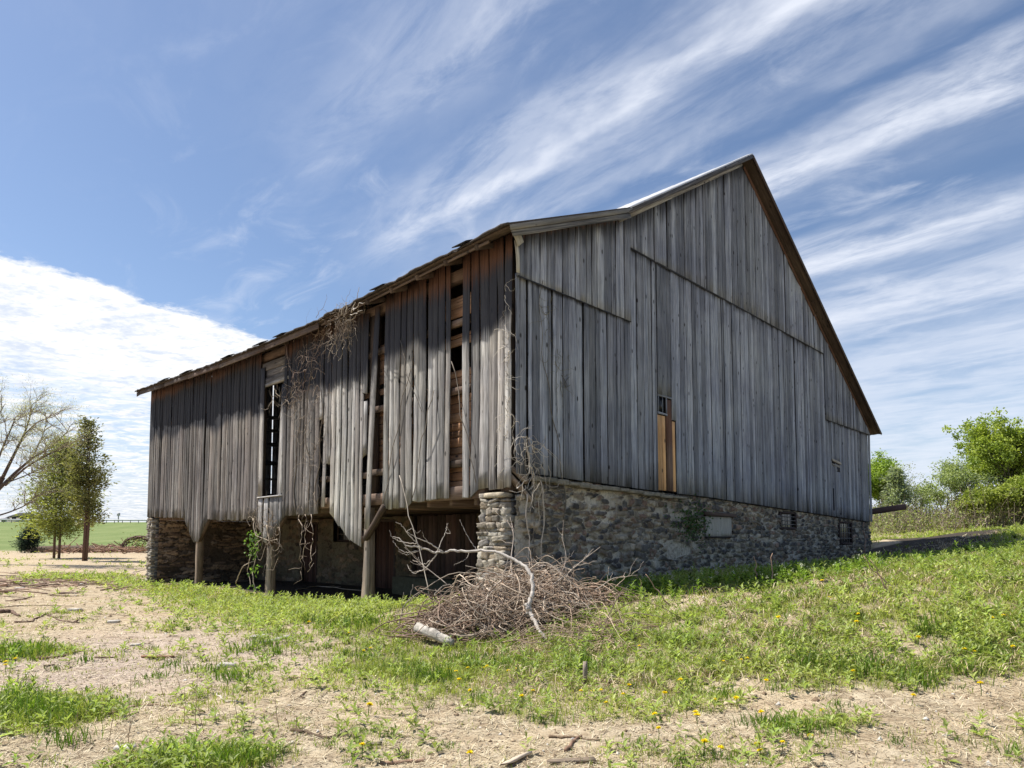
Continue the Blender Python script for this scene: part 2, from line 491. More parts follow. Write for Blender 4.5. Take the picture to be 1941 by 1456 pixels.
def wood_mat(name, dark, mid, light, warm, bump=.5, stain=(.018, .02, .026), rust=(.16, .075, .045), knots=True, warmamt=.5):
    m, K, b, out = new_mat(name)
    g = attr(K, 'gp').outputs['Vector']
    c = K.sep(attr(K, 'Col').outputs['Color'])
    gx, gy, gz = K.sep(g)[:3]
    wob = K.noise(K.comb(K.m('MULTIPLY', gx, 2.0), 0, K.m('MULTIPLY', gz, .9)), 2.0, 2)
    gxw = K.m('ADD', gx, K.m('MULTIPLY', wob, .05))
    fine = K.noise(K.comb(K.m('MULTIPLY', gxw, 95), K.m('MULTIPLY', gy, 60), K.m('MULTIPLY', gz, 2.2)), 1.0, 5, .65)
    broad = K.noise(K.comb(K.m('MULTIPLY', gxw, 17), 0, K.m('MULTIPLY', gz, .55)), 1.0, 4, .6)
    blot = K.noise(K.comb(K.m('MULTIPLY', gx, 5), 3.0, K.m('MULTIPLY', gz, 1.7)), 1.0, 4, .6)
    f = K.m('ADD', K.m('MULTIPLY', fine, .55), K.m('MULTIPLY', broad, .6))
    col = K.ramp(f, [(.36, dark), (.56, mid), (.76, light)])
    wcol = K.ramp(f, [(.36, tuple(q * .5 for q in warm)), (.56, warm), (.76, tuple(min(1, q * 1.5) for q in warm))])
    rn = c[0]
    col = K.mix(K.m('MULTIPLY', K.rng(K.m('FRACT', K.m('MULTIPLY', rn, 7.3)), .35, 1), warmamt), col, wcol)
    col = K.mix(K.m('MULTIPLY', K.rng(blot, .35, .7), .35), col, wcol)
    val = K.m('MULTIPLY_ADD', K.m('FRACT', K.m('MULTIPLY', rn, 3.7)), .85, .54)
    col = K.mix(1.0, col, K.comb(val, val, val), 'MULTIPLY')
    fl_ = K.rng(K.noise(K.comb(K.m('MULTIPLY', gx, 45), 2, K.m('MULTIPLY', gz, 14)), 1, 3, .7), .68, .76)
    col = K.mix(K.m('MULTIPLY', fl_, .5), col, tuple(min(.7, q * 1.4) for q in light))
    big = K.noise(K.n('TexCoord').outputs['Object'], .55, 4, .6)
    bv = K.rng(big, .3, .7, .78, 1.18)
    col = K.mix(1.0, col, K.comb(bv, bv, K.m('MULTIPLY', bv, K.rng(big, .3, .7, 1.06, .97))), 'MULTIPLY')
    # green-grey lichen
    col = K.mix(K.m('MULTIPLY', K.rng(K.noise(K.comb(K.m('MULTIPLY', gx, 9), 8, K.m('MULTIPLY', gz, 3)), 1, 5, .7), .6, .8), .35), col, (.17, .18, .11))
    if knots:
        vo = K.n('TexVoronoi', {'Vector': K.comb(K.m('MULTIPLY', gx, 5.0), 0, K.m('MULTIPLY', gz, 2.2)), 'Scale': 1.0, 'Randomness': 1.0})
        kn = K.rng(vo.outputs['Distance'], .15, .07)
        col = K.mix(K.m('MULTIPLY', kn, .9), col, (.02, .018, .016))
    # dark cracks along the grain
    cr = K.rng(K.noise(K.comb(K.m('MULTIPLY', gxw, 60), 4, K.m('MULTIPLY', gz, .9)), 1, 3, .5), .39, .32)
    col = K.mix(K.m('MULTIPLY', cr, .75), col, (.02, .018, .016))
    # run-off staining, plus painted eave shade on the long side, with streaky lower edge
    sr = K.noise(K.comb(K.m('MULTIPLY', gx, 26), 6, K.m('MULTIPLY', gz, .5)), 1, 3, .6)
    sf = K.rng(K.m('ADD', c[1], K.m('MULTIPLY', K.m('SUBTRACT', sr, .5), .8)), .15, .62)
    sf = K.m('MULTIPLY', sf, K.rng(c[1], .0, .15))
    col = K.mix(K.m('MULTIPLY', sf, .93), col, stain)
    rf = K.rng(K.m('ADD', c[2], K.m('MULTIPLY', K.m('SUBTRACT', sr, .5), .9)), .3, .7)
    rf = K.m('MULTIPLY', rf, K.rng(c[2], .0, .15))
    col = K.mix(K.m('MULTIPLY', rf, .85), col, K.mix(K.rng(f, .4, .7), tuple(q * .45 for q in rust), rust))
    K.put(b.inputs['Base Color'], col)
    hgt = K.m('SUBTRACT', K.m('ADD', K.m('MULTIPLY', fine, .6), K.m('MULTIPLY', broad, .5)), K.m('MULTIPLY', cr, .9))
    bp = K.n('Bump', {'Strength': bump, 'Distance': .012, 'Height': hgt})
    K.put(b.inputs['Normal'], bp)
    return m


M = {}
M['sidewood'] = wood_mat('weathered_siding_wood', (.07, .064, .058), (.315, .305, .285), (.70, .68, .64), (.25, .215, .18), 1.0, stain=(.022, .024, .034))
M['farwood'] = wood_mat('brown_weathered_siding', (.042, .038, .036), (.15, .138, .128), (.42, .40, .375), (.125, .10, .085), 1.0, stain=(.016, .018, .026))
M['gablewood'] = wood_mat('grey_siding_wood', (.06, .072, .095), (.225, .245, .285), (.47, .495, .545), (.235, .235, .23), .9, stain=(.03, .032, .04), warmamt=.28)
M['timber'] = wood_mat('hewn_timber', (.05, .038, .03), (.14, .105, .08), (.27, .21, .165), (.16, .09, .06), .6)
M['post'] = wood_mat('weathered_post_wood', (.10, .075, .055), (.27, .22, .17), (.46, .40, .33), (.27, .19, .12), .7)
M['newwood'] = wood_mat('fresh_pine_boards', (.34, .18, .07), (.52, .30, .13), (.66, .42, .21), (.50, .29, .13), .2, knots=True)
M['innerwood'] = wood_mat('granary_boards', (.14, .08, .045), (.33, .20, .12), (.48, .32, .20), (.36, .18, .09), .4)
M['darkwood'] = wood_mat('door_gap_shade', (.035, .025, .022), (.085, .06, .055), (.15, .11, .10), (.10, .05, .045), .4)
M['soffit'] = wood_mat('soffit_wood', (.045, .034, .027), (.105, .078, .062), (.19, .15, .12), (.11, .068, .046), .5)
M['rake'] = wood_mat('rake_board_wood', (.16, .15, .13), (.33, .32, .28), (.50, .49, .44), (.28, .24, .18), .4, warmamt=.3)


def col_mat(name, rough=.9, bump=0.0, nscale=8, namp=.35, transl=0.0, spec=.2):
    m, K, b, out = new_mat(name)
    c = attr(K, 'Col').outputs['Color']
    co = K.n('TexCoord').outputs['Object']
    n = K.noise(co, nscale, 5, .65)
    v = K.rng(n, .25, .75, 1 - namp, 1 + namp, False)
    col = K.mix(1.0, c, K.comb(v, v, v), 'MULTIPLY')
    K.put(b.inputs['Base Color'], col)
    b.inputs['Roughness'].default_value = rough
    b.inputs['Specular IOR Level'].default_value = spec
    if bump:
        bp = K.n('Bump', {'Strength': bump, 'Distance': .02, 'Height': K.noise(co, nscale * 3, 5, .7)})
        K.put(b.inputs['Normal'], bp)
    if transl:
        tr = K.n('BsdfTranslucent')
        K.put(tr.inputs[0], K.mix(1.0, col, (1.15, 1.25, .6), 'MULTIPLY'))
        mx = K.n('MixShader', {0: transl})
        K.t.links.new(b.outputs[0], mx.inputs[1]); K.t.links.new(tr.outputs[0], mx.inputs[2])
        K.t.links.new(mx.outputs[0], out.inputs[0])
    return m


M['stone'] = col_mat('fieldstone', .92, .8, 14, .35)
M['leaf'] = col_mat('foliage', .55, 0, 3, .15, transl=.42, spec=.35)
M['bark'] = col_mat('bark', .9, .6, 30, .35)
M['twig'] = col_mat('dry_twigs', .8, 0, 9, .3)
M['flower'] = col_mat('petals', .6, 0, 40, .1, transl=.2)
M['iron'] = col_mat('rusty_iron', .6, 0, 30, .4)
M['plaster'] = col_mat('rough_concrete', .9, .5, 10, .4)
M['rockm'] = col_mat('pale_rock', .85, .7, 12, .3)

# glass, very dark dusty panes
m, K, b, out = new_mat('dusty_glass')
b.inputs['Base Color'].default_value = (.02, .022, .025, 1)
b.inputs['Roughness'].default_value = .15
M['glass'] = m

# galvanised roofing
m, K, b, out = new_mat('galvanised_roofing')
co = K.n('TexCoord').outputs['Object']
n1 = K.noise(co, 1.2, 6, .65); n2 = K.noise(co, 7, 4, .6)
K.put(b.inputs['Base Color'], K.mix(K.rng(n2, .5, .75, 0, .5), K.ramp(n1, [(.3, (.42, .42, .42)), (.7, (.66, .66, .65))]), (.22, .13, .08)))
b.inputs['Metallic'].default_value = .35
b.inputs['Roughness'].default_value = .42
M['metal'] = m
M['shingle'] = col_mat('old_shingles', .9, .8, 18, .5)

# ------------------------------------------------------------------ ground
def density(x, y):
    """how green the ground is (0 bare, 1 lush), in world metres"""
    x = np.asarray(x, float); y = np.asarray(y, float)
    X, Y = tobarn(x, y)
    n = fbm(x * .9, y * .9, 21, 4); n2 = fbm(x * 3.1, y * 3.1, 33, 3)
    d = np.zeros_like(x)

    def sm(v, a, b):
        t = np.clip((v - a) / (b - a), 0, 1)
        return t * t * (3 - 2 * t)
    # strip in front of the long side
    wid = np.interp(Y, [-4, 0, 6, 12, 20, 23, 26], [5.4, 4.7, 4.0, 3.1, 2.2, 1.2, 0.0])
    strip = sm(-X, wid + .5, wid - 1.1) * (X < .25) * (Y > -3.5) * (Y < 25)
    d = np.maximum(d, strip * (.5 + .5 * sm(n2, .2, .5)) * (.55 + .45 * sm(-X, wid - .3, wid - 2.4)))
    # grass before the brush pile
    e = ((x - .3) / 3.0) ** 2 + ((y - 8.2) / 1.35) ** 2
    d = np.maximum(d, .95 * sm(e, 1.25, .45))
    e = ((x - .9) / 1.5) ** 2 + ((y - 6.3) / .75) ** 2
    d = np.maximum(d, .62 * sm(e, 1.2, .4))
    # the bank on the right
    edge = 6.55 + .25 * (n - .5) * 4
    bank = sm(y, edge - .35, edge + .45) * sm(x, .2, 2.0) * (Y < .3)
    bank = bank * np.where(x > 1.0, 1, .9) * (.55 + .5 * sm(n2, .25, .55))
    d = np.maximum(d, bank * (.98 - .45 * sm(n, .52, .70)))
    d = np.maximum(d, .55 * sm(x, 16, 21) * sm(y, 8, 14))
    # patches in the foreground
    for (cx, cy, rx, ry, w) in [(-6.9, 9.0, 1.2, .7, .95), (-4.6, 6.0, 1.25, .85, 1.0), (-2.2, 4.75, .75, .36, .95), (2.55, 5.35, .45, .22, .85), (-2.9, 6.6, .5, .5, .5),
                                (-5.8, 11.2, .7, .5, .55), (-4.4, 9.0, 1.6, .7, .38), (-17.8, 27.5, 2.6, 3.4, .9), (-14, 30, 2.2, 5, .6), (-19, 38, 4, 5, .4), (-9.5, 13.5, .8, .6, .45), (-1.0, 5.0, .5, .3, .3),
                                (1.6, 4.9, 1.0, .4, .34), (3.6, 5.0, .7, .25, .25), (-1.9, 7.2, 1.2, .4, .6), (-3.4, 8.0, .7, .4, .6), (-2.6, 5.7, .5, .3, .3), (-7.3, 6.2, 1.5, 1.2, .8)]:
        e = ((x - cx) / rx) ** 2 + ((y - cy) / ry) ** 2
        d = np.maximum(d, w * sm(e, 1.3, .25))
    base_ = .04 + .12 * sm(n, .5, .72)
    d = np.maximum(d, base_)
    far = sm(y, 55, 66) * (x < 5)
    d = np.maximum(d, far)
    d = np.maximum(d, sm(y, 24, 30) * (x > 14) * .8)
    d = d * (.72 + .56 * (n2 - .25))
    inside = (X > .3) & (Y > .2) & (Y < 20) & (X < 20.6)
    d = np.where(inside, 0, d)
    shade = (X > -.0) & (X < 20) & (Y < .3) & (Y > -1.0)
    d = np.where(shade & (X > 9), d * .25, d)
    shadow_soil = (X > 11) & (X < 26) & (Y > -4.8) & (Y < -.3 + n * .8) & (y > 16.5)  # bare soil laid out along the barn's cast shadow, painted darker below
    d = np.where(shadow_soil, d * .04, d)
    return np.clip(d, 0, 1)


def axis(n, a, lo, hi):
    t = np.linspace(-1, 1, n)
    return t


def graded(lo, hi, fine_lo, fine_hi, step, grow=1.06):
    core = list(np.arange(fine_lo, fine_hi, step))
    s, p = step, core[-1]
    while p < hi:
        s *= grow; p += s; core.append(p)
    s, p = step, core[0]; pre = []
    while p > lo:
        s *= grow; p -= s; pre.append(p)
    return np.array(pre[::-1] + core)


gx_ = graded(-1400, 1400, -9, 9, .075, 1.035)
gy_ = graded(-60, 2200, 3.6, 16, .075, 1.03)
GX, GY = np.meshgrid(gx_, gy_)
GZ = H(GX.ravel(), GY.ravel())
nx, ny = len(gx_), len(gy_)
dens = density(GX.ravel(), GY.ravel())
i = np.arange(ny - 1)[:, None] * nx; j = np.arange(nx - 1)[None]
q = np.stack([i + j, i + j + 1, i + nx + j + 1, i + nx + j], -1).reshape(-1, 4)
gm = MB()
XX, YY = tobarn(GX.ravel(), GY.ravel())
gravel = np.clip(1 - (((GX.ravel() + 5.2) / 3.2) ** 2 + ((GY.ravel() - 8.6) / 3.4) ** 2), 0, 1)
field = np.clip((GY.ravel() - 60 - 3 * vnoise(GX.ravel() * .3, GY.ravel() * .3, 2)) / 3, 0, 1)
field = np.where((XX > 10.5 + 2 * vnoise(XX, YY, 7)) & (XX < 25 + 2 * vnoise(XX, YY, 5)) & (YY > -4.6 - vnoise(XX, YY, 6)) & (YY < -.75 + 1.0 * vnoise(XX * .9, YY, 3)) & (GY.ravel() > 16), -.85, field)  # bare soil marked for painted shade where the barn's shadow lies
field = np.where((XX > .25 + .3 * vnoise(XX * 2, YY * 2, 3)) & (XX < 20.6) & (YY > .1) & (YY < 20.5), -1, field)  # ground inside and under the overhang painted dark in place of shade
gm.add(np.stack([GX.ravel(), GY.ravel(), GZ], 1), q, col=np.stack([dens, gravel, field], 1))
m, K, b, out = new_mat('dry_soil_and_turf')
co = K.n('TexCoord').outputs['Object']
c = K.sep(attr(K, 'Col').outputs['Color'])
n1 = K.noise(co, .9, 6, .6); n2 = K.noise(co, 6, 6, .65); n3 = K.noise(co, 42, 5, .7)
st1 = K.noise(K.vm('MULTIPLY', co, (14, 75, 20)), 1, 4, .6, .6)
st2 = K.noise(K.vm('MULTIPLY', co, (80, 18, 20)), 1, 4, .6, .8)
soil = K.ramp(n2, [(.28, (.20, .145, .095)), (.43, (.37, .295, .20)), (.62, (.53, .445, .315)), (.8, (.60, .52, .39))])
soil = K.mix(K.rng(n1, .4, .65, 0, .45), soil, (.50, .38, .24))
soil = K.mix(K.m('MULTIPLY', c[1], .8), soil, K.ramp(n3, [(.3, (.24, .185, .15)), (.5, (.46, .37, .31)), (.72, (.64, .55, .49))]))
straw = K.m('MAXIMUM', K.rng(st1, .60, .70), K.rng(st2, .60, .70))
soil = K.mix(K.m('MULTIPLY', straw, .55), soil, (.66, .57, .40))
dk = K.rng(n3, .42, .33)
soil = K.mix(K.m('MULTIPLY', dk, .62), soil, (.13, .085, .05))
dk2 = K.rng(K.noise(K.vm('MULTIPLY', co, (10, 24, 10)), 1, 5, .7), .40, .34)
soil = K.mix(K.m('MULTIPLY', dk2, .7), soil, (.13, .085, .05))
soil = K.mix(K.rng(K.noise(K.vm('MULTIPLY', co, (.8, 2.2, 1)), 1, 6, .7), .52, .66, 0, .5), soil, (.24, .17, .105))
turf = K.ramp(K.noise(co, 18, 5, .7), [(.3, (.055, .06, .02)), (.5, (.11, .125, .035)), (.72, (.20, .20, .07))])
col = K.mix(K.rng(K.m('ADD', c[0], K.m('MULTIPLY', K.m('SUBTRACT', n2, .5), .5)), .30, .95, 0, .62), soil, turf)
col = K.mix(K.rng(c[2], -.1, -.9), col, (.055, .045, .036))  # negative mask puts the barn's shade into the soil colour
fieldc = K.ramp(K.noise(K.vm('MULTIPLY', co, (.35, .12, 1)), 1, 5, .6), [(.3, (.125, .17, .055)), (.6, (.175, .215, .08)), (.8, (.24, .25, .11))])
col = K.mix(K.m('MAXIMUM', c[2], 0.0), col, fieldc)
K.put(b.inputs['Base Color'], col)
b.inputs['Roughness'].default_value = .95
b.inputs['Specular IOR Level'].default_value = .1
hh = K.m('ADD', K.m('ADD', K.m('MULTIPLY', n3, .6), K.m('MULTIPLY', n2, .8)), K.m('MULTIPLY', straw, .25))
K.put(b.inputs['Normal'], K.n('Bump', {'Strength': .9, 'Distance': .03, 'Height': hh}))
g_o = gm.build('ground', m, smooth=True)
tag(g_o, kind='structure')

# ================================================================== BARN
LW, GW = 20.75, 20.85          # long side, gable width
barn = empty('barn', (BO[0], BO[1], 0), math.atan2(BX[1], BX[0]))
tag(barn, 'huge weathered grey timber barn on a fieldstone base, its long side missing boards', 'barn')
SAG_Y = [-.6, 0, 1.7, 4.1, 6.5, 9.5, 13.4, 20.6, 22]
SAG_V = [.0, .0, -.04, -.12, -.16, -.11, 0.02, .38, .42]


def sag(X, Y):
    s_ = np.interp(Y, SAG_Y, SAG_V)
    f = np.clip(1 - X / 9.6, 0, 1)
    return s_ * f + (.10 * np.sin(np.clip(Y, 0, 21) / 21 * math.pi)) * np.clip(X / 3, 0, 1) * np.clip(1 - (X - 9.6) / 6, 0, 1)


def roof_z(X, Y=0):
    return np.interp(X, [-1, -.5, 3.2, 9.5, 21.2, 21.5], [6.88, 7.10, 8.74, 12.68, 5.82, 5.64]) + sag(X, Y)


def side_bottom(Y):
    return np.interp(Y, [0, .9, .91, 1.75, 1.76, 3.2, 3.21, 3.9, 3.91, 4.1, 4.11, 4.95, 5.45, 6.4, 8.85, 9.5, 9.9, 10.05, 10.5, 14.45, 15.15, 15.65, 16.6, 20.8],
                     [2.48, 2.48, 2.30, 2.38, 2.36, 2.30, 2.18, 2.2, 2.25, 2.25, 2.2, 1.35, 1.5, 2.17, 2.14, 1.62, 1.32, 1.32, 2.05, 2.13, 1.38, 1.38, 2.22, 2.36])


def side_stain_shade(p):
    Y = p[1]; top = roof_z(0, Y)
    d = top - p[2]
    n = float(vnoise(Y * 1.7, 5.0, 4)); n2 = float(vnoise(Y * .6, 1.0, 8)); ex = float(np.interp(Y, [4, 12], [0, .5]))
    st = np.interp(d, [.25, .5, 1.2 + .25 * n + ex, 1.6 + .6 * n + ex], [.4, 1.0, .9, 0]) * (.85 + .3 * n2)  # weather stain, deepened and widened to paint in the eave's shadow
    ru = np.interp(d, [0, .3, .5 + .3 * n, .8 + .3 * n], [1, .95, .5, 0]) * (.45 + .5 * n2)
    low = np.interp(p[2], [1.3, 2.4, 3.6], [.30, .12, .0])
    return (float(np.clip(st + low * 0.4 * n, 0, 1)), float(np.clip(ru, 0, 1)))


# --- siding of the long side, bay by bay (each board real)
sid = MB()
YW, NX = (0, 1, 0), (-1, 0, 0)


def side_run(y0, y1, wmin=.14, wmax=.30, zb=None, zt=None, gap=(.002, .012), mb=None, tilt=0.0, x0=0.0, tlim=None):
    mb = mb or sid
    y = y0
    while y > y1 + .03:
        w = rng.uniform(wmin, wmax)
        w = min(w, y - y1)
        if y - w - y1 < .09: w = y - y1
        yc = y - w / 2
        b = (side_bottom(yc) if zb is None else zb) + rng.uniform(-.02, .02)
        bl = 0 if zb is not None else (side_bottom(yc - w / 2) - side_bottom(yc))
        br = 0 if zb is not None else (side_bottom(yc + w / 2) - side_bottom(yc))
        if abs(bl) > .35 or abs(br) > .35: bl = br = 0
        t = (roof_z(0, yc) - .10) if zt is None else zt
        tl = rng.normal(0, .011) + tilt
        xo = -rng.uniform(0, .012) - x0
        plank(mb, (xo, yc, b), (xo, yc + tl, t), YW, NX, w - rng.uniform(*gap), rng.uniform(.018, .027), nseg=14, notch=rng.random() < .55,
              bot=(bl, br), stain=side_stain_shade, rag=.006, bow=rng.normal(0, .012), jag=.022)
        y -= w


side_run(6.38, 4.95, .15, .26, gap=(.006, .03))
side_run(4.08, 2.55, .16, .27, gap=(.008, .035))
side_run(2.50, 1.76, .16, .24, gap=(.008, .03))
side_run(1.36, 0.0, .16, .3, gap=(.006, .026))
# window bay: apron boards hanging to the brace, shutter-like board, leaning boards, boards above the lintel
for (ya, yb) in [(10.48, 10.22), (10.12, 9.86), (9.72, 9.50), (9.46, 9.20), (9.18, 9.0)]:
    yc = (ya + yb) / 2
    plank(sid, (-.01, yc, side_bottom(yc)), (-.01, yc, 2.68), YW, NX, ya - yb, .022, nseg=4,
          bot=(side_bottom(yb) - side_bottom(yc), side_bottom(ya) - side_bottom(yc)), stain=side_stain_shade)
plank(sid, (-.03, 10.35, 2.75), (-.03, 10.33, 6.55), YW, NX, .26, .025, stain=side_stain_shade, nseg=7)
plank(sid, (.05, 9.36, 2.7), (.03, 9.14, 5.6), YW, NX, .16, .022, stain=side_stain_shade, nseg=7)
plank(sid, (.02, 9.18, 2.7), (-.02, 9.02, 5.85), YW, NX, .18, .022, stain=side_stain_shade, nseg=7)
# narrow hanging board in the wedge gap, and upper boards that still hold there
plank(sid, (-.03, 6.70, 2.32), (.0, 6.72, 6.9), YW, NX, .15, .022, stain=side_stain_shade, nseg=8, bow=-.03)
side_run(6.98, 6.80, .1, .3, zb=4.6)
side_run(6.62, 6.38, .1, .3, zb=3.4)
# the ragged bay beside the log post
plank(sid, (-.01, 4.84, 3.45), (-.01, 4.83, 4.75), YW, NX, .15, .024, stain=side_stain_shade, nseg=4, jag=.05)
plank(sid, (-.01, 4.86, 4.95), (-.01, 4.83, 6.85), YW, NX, .18, .024, stain=side_stain_shade, nseg=4, jag=.05)
plank(sid, (-.06, 4.62, 1.75), (-.02, 4.36, 6.9), YW, NX, .19, .024, stain=side_stain_shade, nseg=9, bow=.015)
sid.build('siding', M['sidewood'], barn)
sidf = MB(); side_run(20.8, 10.5, mb=sidf, wmin=.12, wmax=.26, gap=(.006, .026)); side_run(8.98, 6.98, mb=sidf, wmin=.12, wmax=.24)
o = sidf.build('siding', M['farwood'], barn); o['label'] = 'darker brown vertical boards of the left bays'

# --- frame timbers visible through the gaps
tm = MB()


def beam(mb, a, b, w, h, rnd=None, ax=None):
    a = np.array(a, float); b = np.array(b, float)
    d = unit(b - a)
    upv = np.array([0, 0, 1.0]) if abs(d[2]) < .9 else np.array([0, 1.0, 0])
    wd = unit(np.cross(upv, d)); nd = np.cross(d, wd)
    plank(mb, a - nd * h / 2, b - nd * h / 2, wd, nd, w, h, nseg=6, rnd=rnd, rag=.006, jag=.01)


for Y in (20.4, 15.4, 10.8, 4.72, .25):
    beam(tm, (.16, Y, 2.4), (.16, Y, 6.95), .2, .22)
beam(tm, (.16, .3, 6.9), (.16, 20.5, 6.95), .2, .22)
for z in (3.05, 4.55, 5.9):
    for (ya, yb) in [(.3, 4.7), (4.75, 8.8), (10.8, 20.4)]:
        beam(tm, (.10, ya, z + rng.uniform(-.05, .05)), (.10, yb, z + rng.uniform(-.05, .05)), .10, .14)
o = tm.build('frame_timber', M['timber'], barn)
lb = MB(); beam(lb, (.02, 8.75, 6.02), (.02, 10.5, 6.02), .10, .09)
lb2 = MB()
plank(lb2, (.0, 9.0, 6.10), (.0, 10.45, 6.12), (0, 0, 1), NX, .24, .02, rnd=.3)
plank(lb2, (.03, 9.0, 6.33), (.03, 10.45, 6.35), (0, 0, 1), NX, .24, .02, rnd=.62)
plank(lb2, (.0, 9.0, 6.56), (.0, 10.45, 6.58), (0, 0, 1), NX, .24, .02, rnd=.12)
lb.build('lintel', M['sidewood'], barn)
lb2.build('siding', M['farwood'], barn)
lb = MB(); beam(lb, (-.03, 8.95, 2.71), (-.03, 10.5, 2.70), .10, .035); lb.build('window_sill', M['sidewood'], barn)
sb = MB()
beam(sb, (.17, .8, 2.45), (.17, 9.4, 2.42), .24, .26)
beam(sb, (.17, 9.4, 2.36), (.17, 20.2, 2.42), .24, .24)
sb.build('sill_beam', M['timber'], barn)
# granary wall of horizontal boards just inside
gb = MB()
for (ya, yb, z0, z1) in [(.9, 2.4, 2.55, 5.0), (.9, 2.6, 5.5, 5.75), (.9, 2.6, 6.1, 6.55), (3.3, 4.62, 3.15, 4.55), (3.3, 5.6, 4.9, 5.05), (3.3, 4.62, 5.15, 6.1)]:
    z = z0
    while z < z1 - .02:
        h = min(rng.uniform(.14, .22), z1 - z)
        plank(gb, (.24 + rng.uniform(0, .01), ya, z + h / 2), (.24, yb, z + h / 2), (0, 0, 1), NX, h - .008, .022, nseg=3)
        z += h
gb.build('inner_wall', M['innerwood'], barn)

# --- gable siding
gab = MB()
XW, NY = (1, 0, 0), (0, -1, 0)


def g_bottom(X):
    return np.interp(X, [0, .56, 4.73, 6.96, 20.9], [2.72, 2.75, 2.63, 2.60, 2.14])


def gable_stain(p, lower=True):
    X, z = p[0], p[2]
    d = roof_z(X, 0) - .12 - z
    n = float(vnoise(X * 2.3, 7.0, 2)); n2 = float(vnoise(X * 6.5, 3.0, 12))
    st = np.interp(d, [0, .15 + .4 * n2, .4 + .6 * n2], [.7, .4, 0]) if X < 10 else np.interp(d, [0, .25, .5], [.3, .15, 0])
    for (xa, xb, zz) in ((.25, 3.7, 6.41), (3.7, 15.8, 8.10), (15.8, 20.9, 5.73)):
        if lower and xa <= X < xb and z < zz + .08:
            st = max(st, float(np.interp(max(zz - z, 0), [0, .07, .2 + .4 * n2, .4 + .6 * n2], [.9, .35, .25, 0])) * (.35 + .75 * n2))
        if 0:
            st = max(st, float(np.interp(z - zz, [0, .1, .3], [.35, .15, 0])))
    st = max(st, .3 * float(np.interp(z - g_bottom(X), [0, .25], [1, 0])))
    ru = float(np.interp(d, [0, .12, .25], [.55, .4, 0])) if X < 4 else 0
    return (float(np.clip(st, 0, 1)), ru)


def gable_run(x0, x1, zb, zt, y0, wmin=.10, wmax=.27):
    x = x0
    while x < x1 - .02:
        w = min(rng.uniform(wmin, wmax), x1 - x)
        if x1 - x - w < .09: w = x1 - x
        xc = x + w / 2
        fb = zb(xc) if callable(zb) else zb
        ft = zt(xc) if callable(zt) else zt
        l, r_ = (zt(xc - w / 2) - ft, zt(xc + w / 2) - ft) if callable(zt) else (0, 0)
        bl, br = (zb(xc - w / 2) - fb, zb(xc + w / 2) - fb) if callable(zb) else (0, 0)
        skip = None
        yo = y0 - rng.uniform(0, .014) - (.014 if rng.random() < .3 else 0)
        segs = [(fb, ft)]
        if 4.80 < xc < 5.42 and zb is g_bottom: segs = [(4.93, ft)]
        if 5.42 < xc < 5.62 and zb is g_bottom: segs = [(4.39, ft)]
        for (za, zc) in segs:
            plank(gab, (xc, yo, za), (xc + rng.normal(0, .006), yo, zc), XW, NY, w - (rng.uniform(.005, .012) if rng.random() < .5 else rng.uniform(.014, .032)),
                  rng.uniform(.016, .026), nseg=8, top=(l, r_), bot=(bl, br), stain=(lambda p: gable_stain(p, zb is g_bottom or y0 > -.08)), rag=.003, jag=.006, dense=True)
        x += w


rz = lambda X: float(roof_z(X, 0)) - .13
gable_run(.36, 3.7, g_bottom, 6.45, -.055)
gable_run(.02, .14, g_bottom, 6.45, -.055, .11, .13)
gable_run(.16, .34, g_bottom, 6.45, -.015, .1, .2)
gable_run(.02, 3.7, 6.40, rz, -.085)
gable_run(3.7, 4.80, g_bottom, 8.14, -.055)
gable_run(4.80, 5.42, g_bottom, 8.14, -.055)
gable_run(5.42, 5.62, g_bottom, 8.14, -.055, .1, .25)
gable_run(5.62, 15.8, g_bottom, 8.14, -.055)
gable_run(3.7, 15.8, 8.09, rz, -.085)
gable_run(15.8, 16.35, g_bottom, 5.76, -.055)
gable_run(16.35, 17.2, lambda X: 4.30, 5.76, -.055)
gable_run(16.35, 17.2, g_bottom, 4.22, -.040, .18, .42)
gable_run(17.2, 20.85, g_bottom, 5.76, -.055)
gable_run(15.8, 20.85, 5.72, rz, -.085)
gab.build('siding', M['gablewood'], barn)

# drip strips along the seams
ds = MB()
for (xa, xb, z) in ((.05, 3.7, 6.395), (3.7, 15.8, 8.085), (15.85, 20.85, 5.715)):
    plank(ds, (xa, -.112, z), (xb, -.112, z), (0, 0, 1), NY, .03, .012, nseg=8, stain=lambda p: (.9, 0))
ds.build('drip_strip', M['gablewood'], barn)

# far gable and rear side: plain boards, with the missing board that lets the sky through
fg = MB()
x = 0.0
while x < 20.85:
    w = .3
    xc = x + w / 2
    if not (5.05 < x < 5.25):
        plank(fg, (xc, 20.72, 2.3), (xc, 20.72, float(roof_z(xc, 20.7)) - .1), XW, (0, 1, 0), w + .004, .025, nseg=2)
    x += w
plank(fg, (5.275, 20.72, 2.3), (5.275, 20.72, 10.), XW, (0, 1, 0), .255, .025, nseg=2)
y = 0.0
while y < 20.7:
    plank(fg, (20.83, y + .15, 2.0), (20.83, y + .15, float(roof_z(20.9, y)) - .05), YW, (1, 0, 0), .304, .025, nseg=2)
    y += .3
for z in (3.4, 4.15, 4.9, 5.75, 6.4, 7.0):
    beam(fg, (.3, 20.5, z), (12, 20.5, z + .05), .12, rng.uniform(.08, .2))
fg.build('siding', M['gablewood'], barn)
